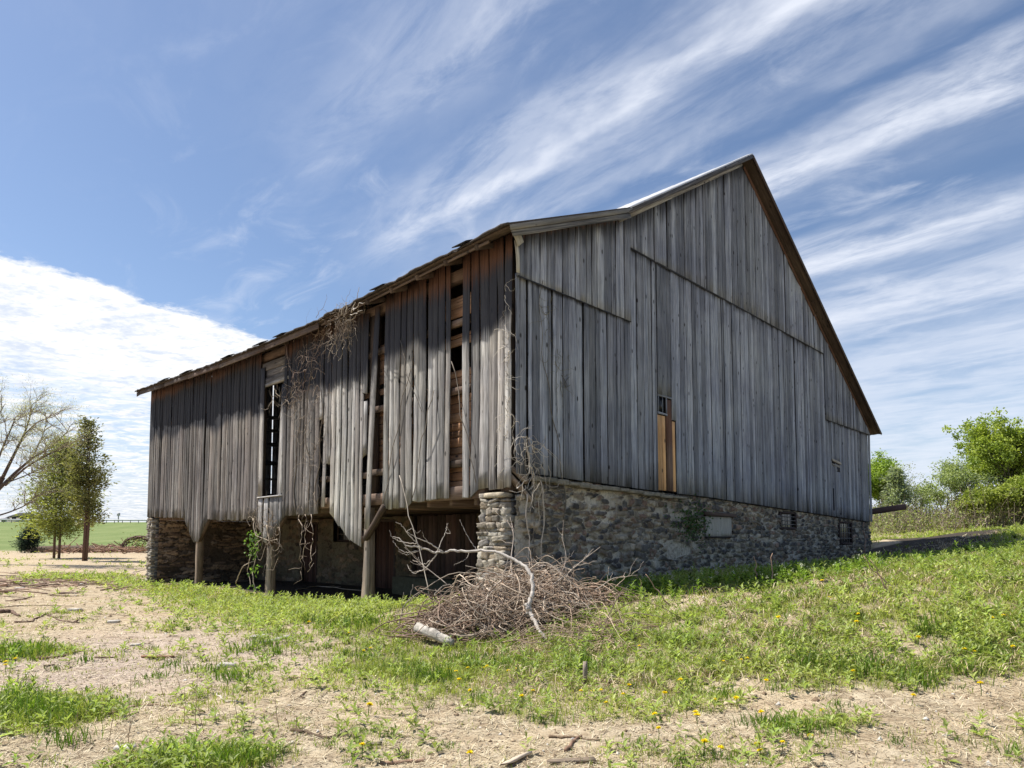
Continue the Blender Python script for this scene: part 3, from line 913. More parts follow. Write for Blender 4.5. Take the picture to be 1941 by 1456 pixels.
# the narrow opening in the far gable is about a hand wide: rails across it
fl = MB()
fl.box((.3, .8, 2.42), (4.15, 20.1, 2.52), col=(.3, 0, 0))
fl.box((4.15, .2, 2.42), (20.7, 20.6, 2.52), col=(.3, 0, 0))
for Y in np.arange(1.2, 20, .75):
    fl.box((.2, Y - .05, 2.2), (4.0, Y + .05, 2.419), col=(rng.random(), 0, 0), axis=0)
fl.build('loft_floor', M['timber'], barn)

# --- roof
xs = np.array([-.5, 0, .6, 1.3, 2, 2.7, 3.2, 3.6, 4.5, 6, 7.5, 8.8, 9.5, 10.2, 12, 14, 16, 18, 20, 21.2])
ys = np.linspace(-.42, 21.2, 90)


def roof_sheet(dz0, dz1, xa, xb, ya, yb, wav=0.0, col=(.4, 0, 0), eavej=0.0, X_=None):
    mb = MB()
    X = np.array([xa] + [x for x in (X_ if X_ is not None else xs) if xa + .01 < x < xb - .01] + [xb]); Yv = np.linspace(ya, yb, 140)
    A, B = np.meshgrid(X, Yv)
    jx = np.zeros_like(A)
    if eavej:
        jit = (vnoise(Yv * 4.3, 0 * Yv, 5) - .5) * eavej + (vnoise(Yv * 13, 0 * Yv, 6) - .5) * eavej * .6
        jx[:, 0] += jit; jx[:, -1] += jit[::-1]
    wv = (np.sin(B * 2 * math.pi / .35) * wav) if wav else 0
    sl = roof_z(A, B)
    top = np.stack([A + jx, B, sl + dz1 + wv], -1).reshape(-1, 3)
    bot = np.stack([A + jx, B, sl + dz0 + wv], -1).reshape(-1, 3)
    m_, n_ = A.shape
    i = np.arange(m_ - 1)[:, None] * n_; j = np.arange(n_ - 1)[None]
    qt = np.stack([i + j, i + j + 1, i + n_ + j + 1, i + n_ + j], -1).reshape(-1, 4)
    N_ = m_ * n_
    qb = qt[:, ::-1] + N_
    es = []
    bd = [(r_ * n_, (r_ + 1) * n_) for r_ in range(m_ - 1)]
    es += [[a, b, b + N_, a + N_] for a, b in bd]
    es += [[b + n_ - 1, a + n_ - 1, a + n_ - 1 + N_, b + n_ - 1 + N_] for a, b in bd]
    es += [[c_ + 1, c_, c_ + N_, c_ + 1 + N_] for c_ in range(n_ - 1)]
    e = (m_ - 1) * n_
    es += [[e + c_, e + c_ + 1, e + c_ + 1 + N_, e + c_ + N_] for c_ in range(n_ - 1)]
    v = np.concatenate([top, bot])
    gp = v[:, [1, 2, 0]] * np.array([1, 1, 1])
    gp = np.stack([v[:, 1] , v[:, 2] * .1, v[:, 0]], 1)
    mb.add(v, np.concatenate([qt, qb, np.array(es)]), col=col, gp=gp)
    return mb


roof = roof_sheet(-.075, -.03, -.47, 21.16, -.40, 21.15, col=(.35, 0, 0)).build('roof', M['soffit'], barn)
roof_sheet(-.028, .012, -.54, 3.22, -.44, 21.2, wav=.010, col=(.07, .06, .055), eavej=.10).build('roof_covering', M['shingle'], roof)
roof_sheet(-.026, .016, 3.225, 9.56, -.43, 21.2, wav=.012).build('roof_covering', M['metal'], roof)
roof_sheet(-.027, .010, 9.565, 21.24, -.45, 21.2, wav=.010, col=(.075, .08, .05), eavej=.05).build('roof_covering', M['shingle'], roof)
for (ya, yb) in [(.6, 1.0), (3.3, 3.8), (8.0, 8.5), (9.2, 9.8), (11.5, 12.1), (15, 15.7), (17.3, 18)]:
    rp = MB(); c_ = roof_z(-.4, (ya + yb) / 2)
    plank(rp, (-.52, ya, c_ - .025), (-.52, yb, c_ - .025), (.92, 0, .40), (-.4, 0, .92), .22, .02, nseg=2, jag=.03, stain=lambda p: (.7, 0)); rp.build('loose_shingle', M['darkwood'], roof)
# rafters tails, fascia, rake boards
rt = MB()
for Y in np.arange(.5, 20.6, .92):
    z = float(roof_z(0, Y))
    beam(rt, (.3, Y, z + .33 - .19 - .17), (-.44, Y, z - .19 - .15), .07, .11)
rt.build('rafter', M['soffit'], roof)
fb_ = MB()
y = 6.3
while y < 21.0:
    L = min(rng.uniform(2.4, 3.4), 21.1 - y)
    z0, z1 = float(roof_z(-.5, y)), float(roof_z(-.5, y + L))
    plank(fb_, (-.46, y, z0 - .13 + rng.uniform(-.02, .01)), (-.46, y + L - .02, z1 - .13 + rng.uniform(-.03, .01)), (0, 0, 1), NX, .15, .022, nseg=4, stain=lambda p: (.25, .35))
    y += L
beam(fb_, (-.40, .2, float(roof_z(-.45, .2)) - .12), (-.40, 6.3, float(roof_z(-.45, 6.3)) - .12), .03, .05)
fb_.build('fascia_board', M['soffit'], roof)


def rake(mb, xa, xb, h, t, dz, y, stain=None, rnd=None):
    za, zb = float(roof_z(xa, 0)) + dz, float(roof_z(xb, 0)) + dz
    d = unit((xb - xa, 0, zb - za)); n_ = np.array([-d[2], 0, d[0]])
    plank(mb, np.array((xa, y, za)) - n_ * h / 2, np.array((xb, y, zb)) - n_ * h / 2, n_, NY, h, t, nseg=6, rnd=rnd, stain=stain, rag=.003)


rk = MB()
rake(rk, -.50, 3.3, .095, .022, -.035, -.425, rnd=.55)
rake(rk, -.42, 3.25, .11, .02, -.135, -.40, rnd=.2, stain=lambda p: (.45, 0))
rk.build('rake_board', M['rake'], roof)
rk = MB()
rake(rk, 3.15, 9.5, .10, .022, -.035, -.425, rnd=.3, stain=lambda p: (.45, 0))
rake(rk, 3.2, 9.4, .09, .03, -.15, -.13, rnd=.7, stain=lambda p: (.3, 0))
rk.build('rake_board', M['sidewood'], roof)
rk = MB()
rake(rk, 9.52, 15.6, .09, .022, -.03, -.43, rnd=.3, stain=lambda p: (.3, .4))
rake(rk, 15.6, 21.2, .09, .022, -.03, -.425, rnd=.6, stain=lambda p: (.2, .4))
rake(rk, 9.6, 20.9, .12, .03, -.14, -.12, rnd=.6, stain=lambda p: (.2, .6))
rk.build('rake_board', M['soffit'], roof)
# crooked end of the rake board at the near eave
cb = MB()
plank(cb, (.02, -.20, 6.95), (-.20, -.25, 7.2), (1, 0, .9), NY, .2, .02, nseg=2)
plank(cb, (.05, -.10, 6.45), (-.02, -.12, 7.02), XW, NY, .09, .02, nseg=4, bow=.02)
cb.build('corner_board', M['rake'], barn)

# --- boarded-up doorway in the gable
dw = empty('doorway', (0, 0, 0)); dw.parent = barn
tag(dw, 'narrow doorway patched with fresh orange boards')
d1 = MB()
plank(d1, (4.92, -.05, 2.66), (4.90, -.05, 4.44), XW, NY, .22, .024, rnd=.13, rag=.002)
plank(d1, (5.10, -.045, 2.66), (5.085, -.045, 4.44), XW, NY, .13, .024, rnd=.27, rag=.002)
plank(d1, (5.52, -.045, 2.66), (5.50, -.045, 4.36), XW, NY, .15, .022, rnd=.8, rag=.002)
d1.build('board', M['newwood'], dw)
d2 = MB()
plank(d2, (5.33, -.05, 2.66), (5.30, -.05, 4.86), XW, NY, .26, .026, rnd=.4, stain=lambda p: (.1, .7 if p[2] > 3.6 else .25))
o = d2.build('board', M['timber'], dw); o['label'] = 'old brown board between the orange ones'
d3 = MB()
plank(d3, (4.80, -.075, 4.92), (5.50, -.075, 4.91), (0, 0, 1), NY, .05, .02)
plank(d3, (4.80, -.075, 4.49), (5.20, -.075, 4.48), (0, 0, 1), NY, .05, .02)
plank(d3, (4.83, -.07, 4.5), (4.83, -.07, 4.9), XW, NY, .04, .02)
plank(d3, (5.19, -.07, 4.5), (5.19, -.07, 4.9), XW, NY, .04, .02)
plank(d3, (5.01, -.07, 4.5), (5.01, -.07, 4.9), XW, NY, .025, .018)
wf = d3.build('window', M['gablewood'], dw)
pn = MB(); pn.box((4.84, -.045, 4.51), (5.18, -.04, 4.89), col=(0, 0, 0)); pn.build('pane', M['glass'], wf)
# little door outline further along the gable
sd_ = empty('door', (0, 0, 0)); sd_.parent = barn
d4 = MB()
plank(d4, (16.98, -.065, 2.42), (16.96, -.065, 3.95), XW, NY, .34, .022, rnd=.16, rag=.002)
d4.build('board', M['gablewood'], sd_)
d5 = MB()
plank(d5, (16.3, -.09, 4.33), (17.2, -.09, 4.25), (0, 0, 1), NY, .09, .04, rnd=.5, stain=lambda p: (0, .4))
plank(d5, (16.35, -.07, 4.18), (17.15, -.07, 4.12), (0, 0, 1), NY, .06, .03, rnd=.9)
d5.build('lintel', M['rake'], sd_)
for bx_ in ((16.42, -.088, 4.20, 17.18, 4.27), (16.80, -.088, 3.93, 17.2, 4.10), (16.42, -.086, 2.5, 16.50, 3.3), (17.13, -.088, 2.36, 17.20, 3.0)):  # thin dark slabs standing in for shaded gaps round the door
    d6 = MB(); d6.box((bx_[0], bx_[1], bx_[2]), (bx_[3], -.06, bx_[4]), col=(.1, 1, 0)); d6.build('gap_shade', M['darkwood'], sd_)

# ------------------------------------------------------------------ stone walls
PAL = np.array([(.07, .07, .072), (.10, .10, .10), (.13, .12, .11), (.19, .17, .14), (.14, .115, .09), (.25, .23, .19), (.09, .09, .085), (.19, .14, .115), (.06, .06, .066), (.30, .275, .23)])
PALB = np.array([(.13, .095, .07), (.17, .125, .09), (.10, .075, .06), (.20, .15, .11), (.08, .065, .055), (.16, .13, .11)])


def stone_wall(o0, ud, nd, ulen, ztop, zbot, res, seed, sw=.26, sh=.15, mort=(.30, .275, .22), mthr=.16, pal=PAL, holes=(), depth=.05, nomort=.22, big=.04):
    r = np.random.default_rng(seed)
    nu = int(ulen / res) + 1
    us = np.linspace(0, ulen, nu)
    z1 = ztop if callable(ztop) else (lambda u: ztop)
    z0 = zbot if callable(zbot) else (lambda u: zbot)
    hmax = max(float(z1(u) - z0(u)) for u in (0, ulen / 2, ulen))
    nz = int(hmax / res) + 1
    T = np.linspace(0, 1, nz)
    Z1 = np.array([z1(u) for u in us]); Z0 = np.array([z0(u) for u in us])
    U = np.broadcast_to(us[None], (nz, nu)); Z = Z0[None] + (Z1 - Z0)[None] * T[:, None]
    zmin, zmax = Z.min(), Z.max()
    # seeds on jittered courses
    pts = []
    z = zmin - .1; row = 0
    while z < zmax + .15:
        hh_ = sh * r.uniform(.6, 1.45)
        u = -r.uniform(0, sw)
        while u < ulen + sw:
            w = sw * r.lognormal(0, .42)
            pts.append((u + w / 2, z + hh_ / 2 + r.normal(0, hh_ * .22), w * .5, hh_ * .5 * r.uniform(.75, 1.2)))
            u += w
        z += hh_; row += 1
    for _ in range(int(ulen * hmax * big)):
        s_ = r.uniform(1.6, 2.6)
        pts.append((r.uniform(0, ulen), r.uniform(zmin, zmax), sw * .5 * s_, sh * .62 * s_))
    pts = np.array(pts); n = len(pts)
    ang = r.normal(0, .16, n); ca, sa = np.cos(ang), np.sin(ang)
    cols = pal[r.integers(0, len(pal), n)] * r.uniform(.75, 1.35, (n, 1)) * np.array([1.16, 1.08, .98])
    shear = r.normal(0, .28, n); ca2 = r.normal(0, .8, n)
    flat = r.random(n) < nomort
    prot = r.uniform(.35, 1.0, n)
    Uf, Zf = U.ravel(), Z.ravel()
    wu = Uf + (fbm(Uf * 7, Zf * 7, seed + 5, 3) - .5) * .11
    wz = Zf + (fbm(Uf * 7, Zf * 7, seed + 9, 3) - .5) * .08
    N_ = len(Uf); F1 = np.empty(N_); F2 = np.empty(N_); I1 = np.empty(N_, int)
    order = np.argsort(Uf, kind='stable')
    CH = 4000
    reach = sw * 2.6
    for s0 in range(0, N_, CH):
        id_ = order[s0:s0 + CH]
        a, b2 = wu[id_], wz[id_]
        sel = np.where((pts[:, 0] > a.min() - reach) & (pts[:, 0] < a.max() + reach))[0]
        P = pts[sel]
        du = a[:, None] - P[None, :, 0]; dv = b2[:, None] - P[None, :, 1]
        x_ = (du * ca[sel] + dv * sa[sel]) / P[:, 2]; y_ = (-du * sa[sel] + dv * ca[sel]) / P[:, 3]
        sk_ = shear[sel]; x_ = x_ + sk_ * y_
        D = (np.abs(x_) ** 3.4 + np.abs(y_) ** 3.4) ** (1 / 3.4) + .12 * np.abs(x_ * ca2[sel] + y_)
        p2 = np.partition(D, 1, axis=1)
        F1[id_] = p2[:, 0]; F2[id_] = p2[:, 1]; I1[id_] = sel[np.argmin(D, 1)]
    edge_ = (F2 - F1)
    thr = mthr * (.6 + 1.1 * fbm(Uf * 1.6, Zf * 1.6, seed + 3, 3))
    st = np.clip((edge_ - thr) / .16, 0, 1); st = st * st * (3 - 2 * st)
    st = st * np.clip((1.25 - F1) / .2, 0, 1)
    patch = fbm(Uf * .55, Zf * .8, seed + 77, 3)
    st = np.where(flat[I1] | (patch > .70), st * .12, st)
    nzz = fbm(Uf * 16, Zf * 16, seed + 1, 3)
    dsp = depth * (st * prot[I1] * (1 - .15 * np.clip(F1, 0, 1) ** 2) + (nzz - .5) * .35)
    mcol = np.array(mort)[None] * (.72 + .5 * fbm(Uf * 3, Zf * 3, seed + 2, 4))[:, None]
    grime = np.clip((zmin + .9 - Zf) / .9, 0, 1)[:, None] * .25
    dirt_ = (fbm(Uf * .8, Zf * .5, seed + 31, 4)[:, None] - .35) * .8
    mcol = mcol * (1 - np.clip(grime + dirt_, 0, .6))
    scol = cols[I1] * (.7 + .6 * nzz)[:, None]
    C = mcol * (1 - st[:, None]) + scol * st[:, None]
    gap_ = np.clip((thr * .5 - edge_) / .05, 0, 1)[:, None] * .55
    C = C * (1 - gap_)
    V = np.asarray(o0)[None] + np.asarray(ud)[None] * Uf[:, None] + np.asarray(nd)[None] * dsp[:, None] + np.array([0, 0, 1.0])[None] * Zf[:, None]
    i = np.arange(nz - 1)[:, None] * nu; j = np.arange(nu - 1)[None]
    q = np.stack([i + j, i + j + 1, i + nu + j + 1, i + nu + j], -1).reshape(-1, 4)
    cu = Uf[q].mean(1); cz = Zf[q].mean(1)
    keep = np.ones(len(q), bool)
    for (u0, u1, a0, a1) in holes:
        keep &= ~((cu > u0) & (cu < u1) & (cz > a0) & (cz < a1))
    q = q[keep]
    if np.dot(np.cross(ud, (0, 0, 1)), nd) < 0: q = q[:, ::-1]
    mb = MB(); mb.add(V, q, col=np.clip(C, 0, 1))
    return mb


HOLES = [(7.11, 8.62, 1.56, 2.19), (11.86, 13.16, 1.79, 2.35), (17.15, 18.6, 1.25, 2.12)]
HB = [(h[0] - .12, h[1] - .12, h[2], h[3]) for h in HOLES]
gs = stone_wall((.12, .06, 0), (1, 0, 0), (0, -1, 0), 20.73, lambda u: float(g_bottom(u + .12)) - (.015 if u > .45 else .38), -.1, .019, 11, sw=.19, sh=.115, mort=(.56, .51, .42), mthr=.20, holes=HB, depth=.11, nomort=.10, big=.7)
sw_ = gs.build('stone_wall', M['stone'], barn, smooth=True)
# core behind, with reveals
cw = MB()


def boxes_around(mb, x0, x1, z0, z1, ya, yb, holes, col):
    xs_ = [x0]
    for h in holes:
        mb.box((xs_[-1], ya, z0), (h[0], yb, z1(h[0])), col=col)
        mb.box((h[0], ya + .002, z0), (h[1], yb, h[2]), col=col)
        mb.box((h[0], ya + .002, h[3]), (h[1], yb, z1(h[0])), col=col)
        xs_.append(h[1])
    mb.box((xs_[-1], ya, z0), (x1, yb, z1(x1)), col=col)


boxes_around(cw, .35, 20.8, -.3, lambda x: 2.1 if x > 15 else 2.3, .09, .6, HOLES, (.17, .155, .125))
cw.box((.50, .10, 2.1), (6.9, .5, 2.55), col=(.17, .155, .125))
cw.box((20.2, .6, -.2), (20.78, 20.0, 2.2), col=(.17, .155, .125))
cw.build('wall_core', M['stone'], sw_)
# ledge of flat stones under the near boards
rc = None


def rounded_cube(n=4):
    g = np.linspace(-1, 1, n + 1)
    V = {}; Q = []

    def vid(p):
        key = tuple(np.round(p, 5))
        if key not in V: V[key] = len(V)
        return V[key]
    for ax in range(3):
        for s_ in (-1, 1):
            for a in range(n):
                for b2 in range(n):
                    f = []
                    for (da, db) in ((0, 0), (1, 0), (1, 1), (0, 1)):
                        p = [0, 0, 0]; p[ax] = s_; p[(ax + 1) % 3] = g[a + da]; p[(ax + 2) % 3] = g[b2 + db]
                        f.append(vid(p))
                    Q.append(f if s_ > 0 else f[::-1])
    P = np.array(list(V.keys()))
    r_ = (np.abs(P) ** 11).sum(1) ** (1 / 11)
    return P / r_[:, None], np.array(Q)


RCV, RCQ = rounded_cube(4)


def stone(mb, c, half, col, rough=.10, rz_=0.0, tilt=0.0):
    v = RCV * np.array(half)[None]
    ph = rng.uniform(0, 20, 3)
    n = np.sin(RCV * 2.3 + ph) @ np.array([.5, .3, .4]) + np.sin(RCV[:, [1, 2, 0]] * 5.1 + ph) @ np.array([.25, .3, .2]) + rng.normal(0, .22, len(v))
    v = v * (1 + rough * n[:, None])
    a, b2 = math.cos(rz_), math.sin(rz_)
    v = np.stack([v[:, 0] * a - v[:, 1] * b2, v[:, 0] * b2 + v[:, 1] * a, v[:, 2]], 1)
    a, b2 = math.cos(tilt), math.sin(tilt)
    v = np.stack([v[:, 0], v[:, 1] * a - v[:, 2] * b2, v[:, 1] * b2 + v[:, 2] * a], 1)
    cc = np.asarray(col)[None] * (1 + .25 * rng.normal(0, 1, (len(v), 1)) * .5)
    mb.add(v + np.array(c)[None], RCQ, col=np.clip(cc, .01, 1))


LP = np.array([(.36, .32, .26), (.30, .26, .21), (.42, .38, .31), (.25, .22, .18), (.46, .42, .35), (.33, .27, .20), (.22, .20, .18)])


def stack(mb, x0, x1, y0, y1, z0, z1, pal, hmin=.07, hmax=.2, batter=0.0, core=(.22, .19, .15)):
    z = z0
    mb.box((x0 + .09, y0 + .07, z0), (x1 - .03, y1 - .07, z1 - .03), col=core)
    while z < z1 - .03:
        h = min(rng.uniform(hmin, hmax), z1 - z)
        f = batter * (1 - (z - z0) / (z1 - z0))
        ya, yb = y0 - f * .2, y1 + f
        y = ya
        while y < yb - .03:
            w = min(rng.uniform(.10, .34), yb - y)
            if yb - y - w < .1: w = yb - y
            dpt = rng.uniform(.16, .26)
            stone(mb, (x0 + dpt / 2 + rng.uniform(-.035, .02) - f * .3, y + w / 2, z + h / 2), (dpt / 2, w * .515, h * rng.uniform(.42, .60)), pal[rng.integers(len(pal))] * rng.uniform(.7, 1.2), .15, tilt=rng.normal(0, .13))
            y += w
        x = x0 + .12
        while x < x1:
            w = rng.uniform(.14, .36)
            for yy in (ya + .07, yb - .07):
                stone(mb, (x + w / 2, yy, z + h / 2 + rng.uniform(-.02, .02)), (w * .5, .10, h * rng.uniform(.42, .56)), PAL[rng.integers(len(PAL))] * rng.uniform(1.0, 1.6), .12, tilt=rng.normal(0, .08))
            x += w
        z += h


ps = MB()
stack(ps, -.02, .40, .14, .84, .2, 2.28, LP, .05, .16, batter=.10)
stone(ps, (.10, .45, 2.35), (.16, .26, .05), (.42, .36, .27), .04)
stone(ps, (.10, .79, 2.35), (.12, .09, .045), (.33, .29, .24), .04)
ps.build('stone_pillar', M['stone'], barn, smooth=False)
ld = MB()
x = .42
while x < 5.6:
    w = rng.uniform(.25, .75)
    stone(ld, (x + w / 2, -.02, float(g_bottom(x + w / 2)) - .075 - rng.uniform(0, .03)), (w * .52, .105, rng.uniform(.03, .055)), (.24, .215, .165) if rng.random() < .6 else (.15, .14, .11), .08)
    x += w + .01
ld.build('stone_ledge', M['stone'], barn)
cn = MB()
beam(cn, (.35, -.04, 2.58), (.04, .1, 2.85), .14, .09)
beam(cn, (.5, .02, 2.25), (.02, .12, 2.72), .16, .07)
cn.build('broken_sill', M['post'], barn)
# far end wall: flat stones, lit end face
fs = MB()
stack(fs, -.02, .5, 20.12, 20.72, -.5, 2.30, LP * .9, .05, .12)
fs.build('stone_pillar', M['stone'], barn)
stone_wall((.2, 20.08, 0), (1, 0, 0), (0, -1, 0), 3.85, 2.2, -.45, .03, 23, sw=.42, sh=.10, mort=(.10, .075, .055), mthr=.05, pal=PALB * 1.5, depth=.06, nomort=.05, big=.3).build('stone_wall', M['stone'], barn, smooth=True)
BH = [(20.1 - 15.57, 20.1 - 14.29, -.3, 2.10), (20.1 - 13.17, 20.1 - 11.61, 1.35, 2.18), (20.1 - 10.61, 20.1 - 9.23, -.4, 2.12), (20.1 - 8.36, 20.1 - 5.32, .40, 2.40)]
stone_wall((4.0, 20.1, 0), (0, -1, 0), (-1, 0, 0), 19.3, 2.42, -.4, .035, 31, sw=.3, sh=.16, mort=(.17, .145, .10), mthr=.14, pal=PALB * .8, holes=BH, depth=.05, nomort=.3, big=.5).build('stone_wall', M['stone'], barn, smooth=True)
bk = MB(); bk.box((4.35, .6, -.4), (4.45, 20.1, 2.41), col=(.1, .09, .08)); bk.box((.35, .62, -.2), (4.3, .82, 2.2), col=(.15, .13, .1)); bk.build('wall_core', M['stone'], barn)


def door(y0, y1, z0, z1, mat, name='door', x=4.12):
    mb = MB(); y = y0
    while y > y1 + .02:
        w = min(rng.uniform(.16, .26), y - y1)
        plank(mb, (x, y - w / 2, z0), (x, y - w / 2, z1), YW, NX, w - .008, .03, nseg=3)
        y -= w
    o = mb.build(name, mat, barn)
    fr = MB()
    for yy in (y0, y1): fr.box((x - .14, yy - .05, z0), (x, yy + .05, z1), col=(.3, .2, 0))
    fr.box((x - .145, y1 - .1, z1), (x, y0 + .1, z1 + .09), col=(.6, .2, 0), axis=1)
    fr.build('frame', M['darkwood'], o)
    return o


M['reddoor'] = wood_mat('red_brown_door', (.03, .018, .015), (.075, .04, .033), (.12, .065, .055), (.08, .04, .03), .4)
door(15.53, 14.33, -.3, 2.02, M['reddoor'])
door(10.56, 9.28, -.35, 2.05, M['reddoor'])
door(8.3, 5.38, .42, 2.33, M['darkwood'])
tr = MB(); tr.box((3.35, 5.2, -.4), (3.95, 8.5, .33), col=(.10, .10, .07), jit=.02); tr.build('trough', M['plaster'], barn)


def grid_window(o0, ud, nd, w, z0, z1, nv, nh, inset, mat_f, name='window'):
    o0 = np.array(o0, float); ud = np.array(ud, float); nd = np.array(nd, float)
    mb = MB()

    def bar(a, b, t, dd=0.0):
        pa = o0 + ud * a[0] - nd * (inset + dd); pb = o0 + ud * b[0] - nd * (inset + dd)
        tube(mb, [pa + [0, 0, a[1]], (pa + pb) / 2 + [0, 0, (a[1] + b[1]) / 2], pb + [0, 0, b[1]]], t, 4, col=(.3, .1, 0))
    for a, b in (((0, z0), (0, z1)), ((w, z0), (w, z1)), ((0, z0), (w, z0)), ((0, z1), (w, z1))): bar(a, b, .045)
    f = mb.build(name, mat_f, barn)
    mb2 = MB(); mbk = mb; mb = mb2
    for i_ in range(1, nv):
        p = o0 + ud * (w * i_ / nv) - nd * inset
        tube(mb2, [p + [0, 0, z0], p + [0, 0, (z0 + z1) / 2], p + [0, 0, z1]], .014, 4, col=(.22, .2, .18))
    for i_ in range(1, nh):
        z = z0 + (z1 - z0) * i_ / nh
        tube(mb2, [o0 - nd * (inset - .01) + [0, 0, z], o0 + ud * (w / 2) - nd * (inset - .01) + [0, 0, z], o0 + ud * w - nd * (inset - .01) + [0, 0, z]], .012, 4, col=(.22, .2, .18))
    mb2.build('bars', M['iron'], f)
    g = MB()
    a = o0 - nd * (inset + .05); b2 = a + ud * w
    g.add([a + [0, 0, z0], b2 + [0, 0, z0], b2 + [0, 0, z1], a + [0, 0, z1]], [[0, 1, 2, 3]])
    g.build('pane', M['glass'], f)


grid_window((11.9, 0, 0), (1, 0, 0), (0, -1, 0), 1.22, 1.82, 2.32, 3, 4, .02, M['darkwood'])
grid_window((17.2, 0, 0), (1, 0, 0), (0, -1, 0), 1.36, 1.29, 2.09, 5, 4, .02, M['darkwood'])
grid_window((4.1, 13.12, 0), (0, -1, 0), (-1, 0, 0), 1.46, 1.4, 2.14, 4, 3, .08, M['darkwood'])
bw = MB()
xx = 7.13
for w in (.36, .52, .60):
    plank(bw, (xx + w / 2, .03, 1.57), (xx + w / 2, .03, 2.10), XW, NY, w - .006, .03, rnd=.16, rag=.002); xx += w
o = bw.build('window_shutter', M['rake'], barn)
bl_ = MB(); plank(bl_, (7.0, -.02, 2.16), (8.75, -.02, 2.15), (0, 0, 1), NY, .10, .06, rnd=.4, stain=lambda p: (.4, .3)); plank(bl_, (7.05, -.02, 1.555), (8.66, -.02, 1.555), (0, 0, 1), NY, .035, .05, stain=lambda p: (.8, 0)); bl_.build('frame', M['timber'], o)

# --- posts of the overhang
def tapered_post(mb, x, y, z0, z1, r0, r1, n=14, flare=0.0, lean=(0, 0)):
    m_ = 16
    P = []; V = []
    for i_ in range(m_ + 1):
        t = i_ / m_; z = z0 + (z1 - z0) * t
        rr = r0 + (r1 - r0) * t + flare * math.exp(-t * 9)
        for k_ in range(n):
            a = 2 * math.pi * k_ / n
            w = rr * (1 + .13 * math.sin(3 * a + 1 + t * 2) + .08 * math.sin(5 * a + t * 6 + 2) + rng.normal(0, .03))
            V.append((x + lean[0] * t + w * math.cos(a), y + lean[1] * t + w * math.sin(a), z))
    q_ = [[i_ * n + k_, i_ * n + (k_ + 1) % n, (i_ + 1) * n + (k_ + 1) % n, (i_ + 1) * n + k_] for i_ in range(m_) for k_ in range(n)]
    V = np.array(V)
    gp = V.copy(); gp[:, 0] = (np.arange(len(V)) % n) / n * 2 * math.pi * r0
    mb.add(V, q_, col=(.45, 0, 0), gp=gp)


def brace(y0, z0, y1, z1, parent, x=.06, w=.13, rnd=None):
    mb = MB(); beam(mb, (x, y0, z0), (x, y1, z1), w, w * .9, rnd=rnd)
    return mb.build('brace', M['timber'], parent)


def post_obj(kind, Y, **kw):
    mb = MB()
    if kind == 'square':
        plank(mb, (.19, Y, -.5), (.19, Y, 2.2), YW, NX, .21, .20, nseg=10, rnd=.4, rag=.012)
    else:
        tapered_post(mb, .12, Y, -.5, 2.25, **kw)
    return mb.build('support_post', M['post'], barn)


p1 = post_obj('square', 15.35)
brace(15.30, 1.40, 14.42, 2.16, p1); brace(15.45, 1.40, 16.4, 2.16, p1)
p2 = post_obj('log', 9.9, r0=.135, r1=.115)
brace(9.84, 1.35, 8.95, 2.15, p2); brace(9.98, 1.35, 10.7, 2.1, p2)
p3 = post_obj('log', 4.82, r0=.14, r1=.12, flare=.07)
p3['label'] = 'round log post bleached by the sun'
brace(4.76, 1.52, 3.98, 2.26, p3, x=-.02, w=.13); brace(4.9, 1.45, 5.6, 2.15, p3)
# timber jutting out past the far corner
tb = MB()
a = wor(20.4, .9, 0); e1, e2 = at(1640, 975, 26.9), at(1714, 961, 27.2)
def tl(p):
    X_, Y_ = tobarn(p[0], p[1]); return (X_, Y_, p[2])
beam(tb, tl(e1 - np.array([1.5, 0, .15])), tl(e2), .24, .24, rnd=.1)
tb.build('jutting_beam', M['darkwood'], barn)
# birds' litter / moss on the wall base: green plants rooted in the joints
mv = MB()
n = 420
uu = rng.normal(6.35, .45, n); zz = rng.normal(1.9, .26, n)
leaves(mv, np.stack([uu, np.full(n, -.09) + rng.uniform(-.05, .02, n), zz], 1), rng.normal(0, 1, (n, 3)) + [0, -.4, -.3], np.tile([0, -1.0, .3], (n, 1)) + rng.normal(0, .4, (n, 3)), .07, .05, np.array([(.05, .10, .025)]) * rng.uniform(.7, 1.6, (n, 1)))
ivy = mv.build('wall_plant', M['leaf'])
ivy.location = (BO[0], BO[1], 0); ivy.rotation_euler = (0, 0, math.atan2(BX[1], BX[0]))
tag(ivy, 'small green plant growing out of the stone wall below the grey boards', 'plant')
#PART2
# ================================================================== GRASS AND WEEDS (nobody could count them)
XMAXF = 0.92


def scatter(n, y0, y1, power=1.0, margin=1.15, seed=1):
    """points over the visible ground, thinning out with distance"""
    r = np.random.default_rng(seed)
    t = r.random(n)
    e = 1.0 - power
    y = (y0 ** e + t * (y1 ** e - y0 ** e)) ** (1 / e) if abs(e) > 1e-3 else y0 * (y1 / y0) ** t
    x = r.uniform(-1, 1, n) * (y * .80 * margin + .5)
    return x, y


def place(n, y0, y1, power, seed, fn):
    x, y = scatter(n, y0, y1, power, 1.12, seed)
    d = fn(x, y)
    X, Y = tobarn(x, y)
    ok = (d > np.random.default_rng(seed + 1).random(n)) & ~((X > .15) & (Y > -.02) & (Y < 21) & (X < 20.9))
    x, y = x[ok], y[ok]
    return x, y, H(x, y), d[ok]


def hue(n, lo, hi, sat=.18):
    t = rng.random((n, 1))
    c = np.array(lo)[None] * (1 - t) + np.array(hi)[None] * t
    return c * (1 + rng.normal(0, sat, (n, 1))).clip(.5, 1.6)


# short grass, bright
gmb = MB()


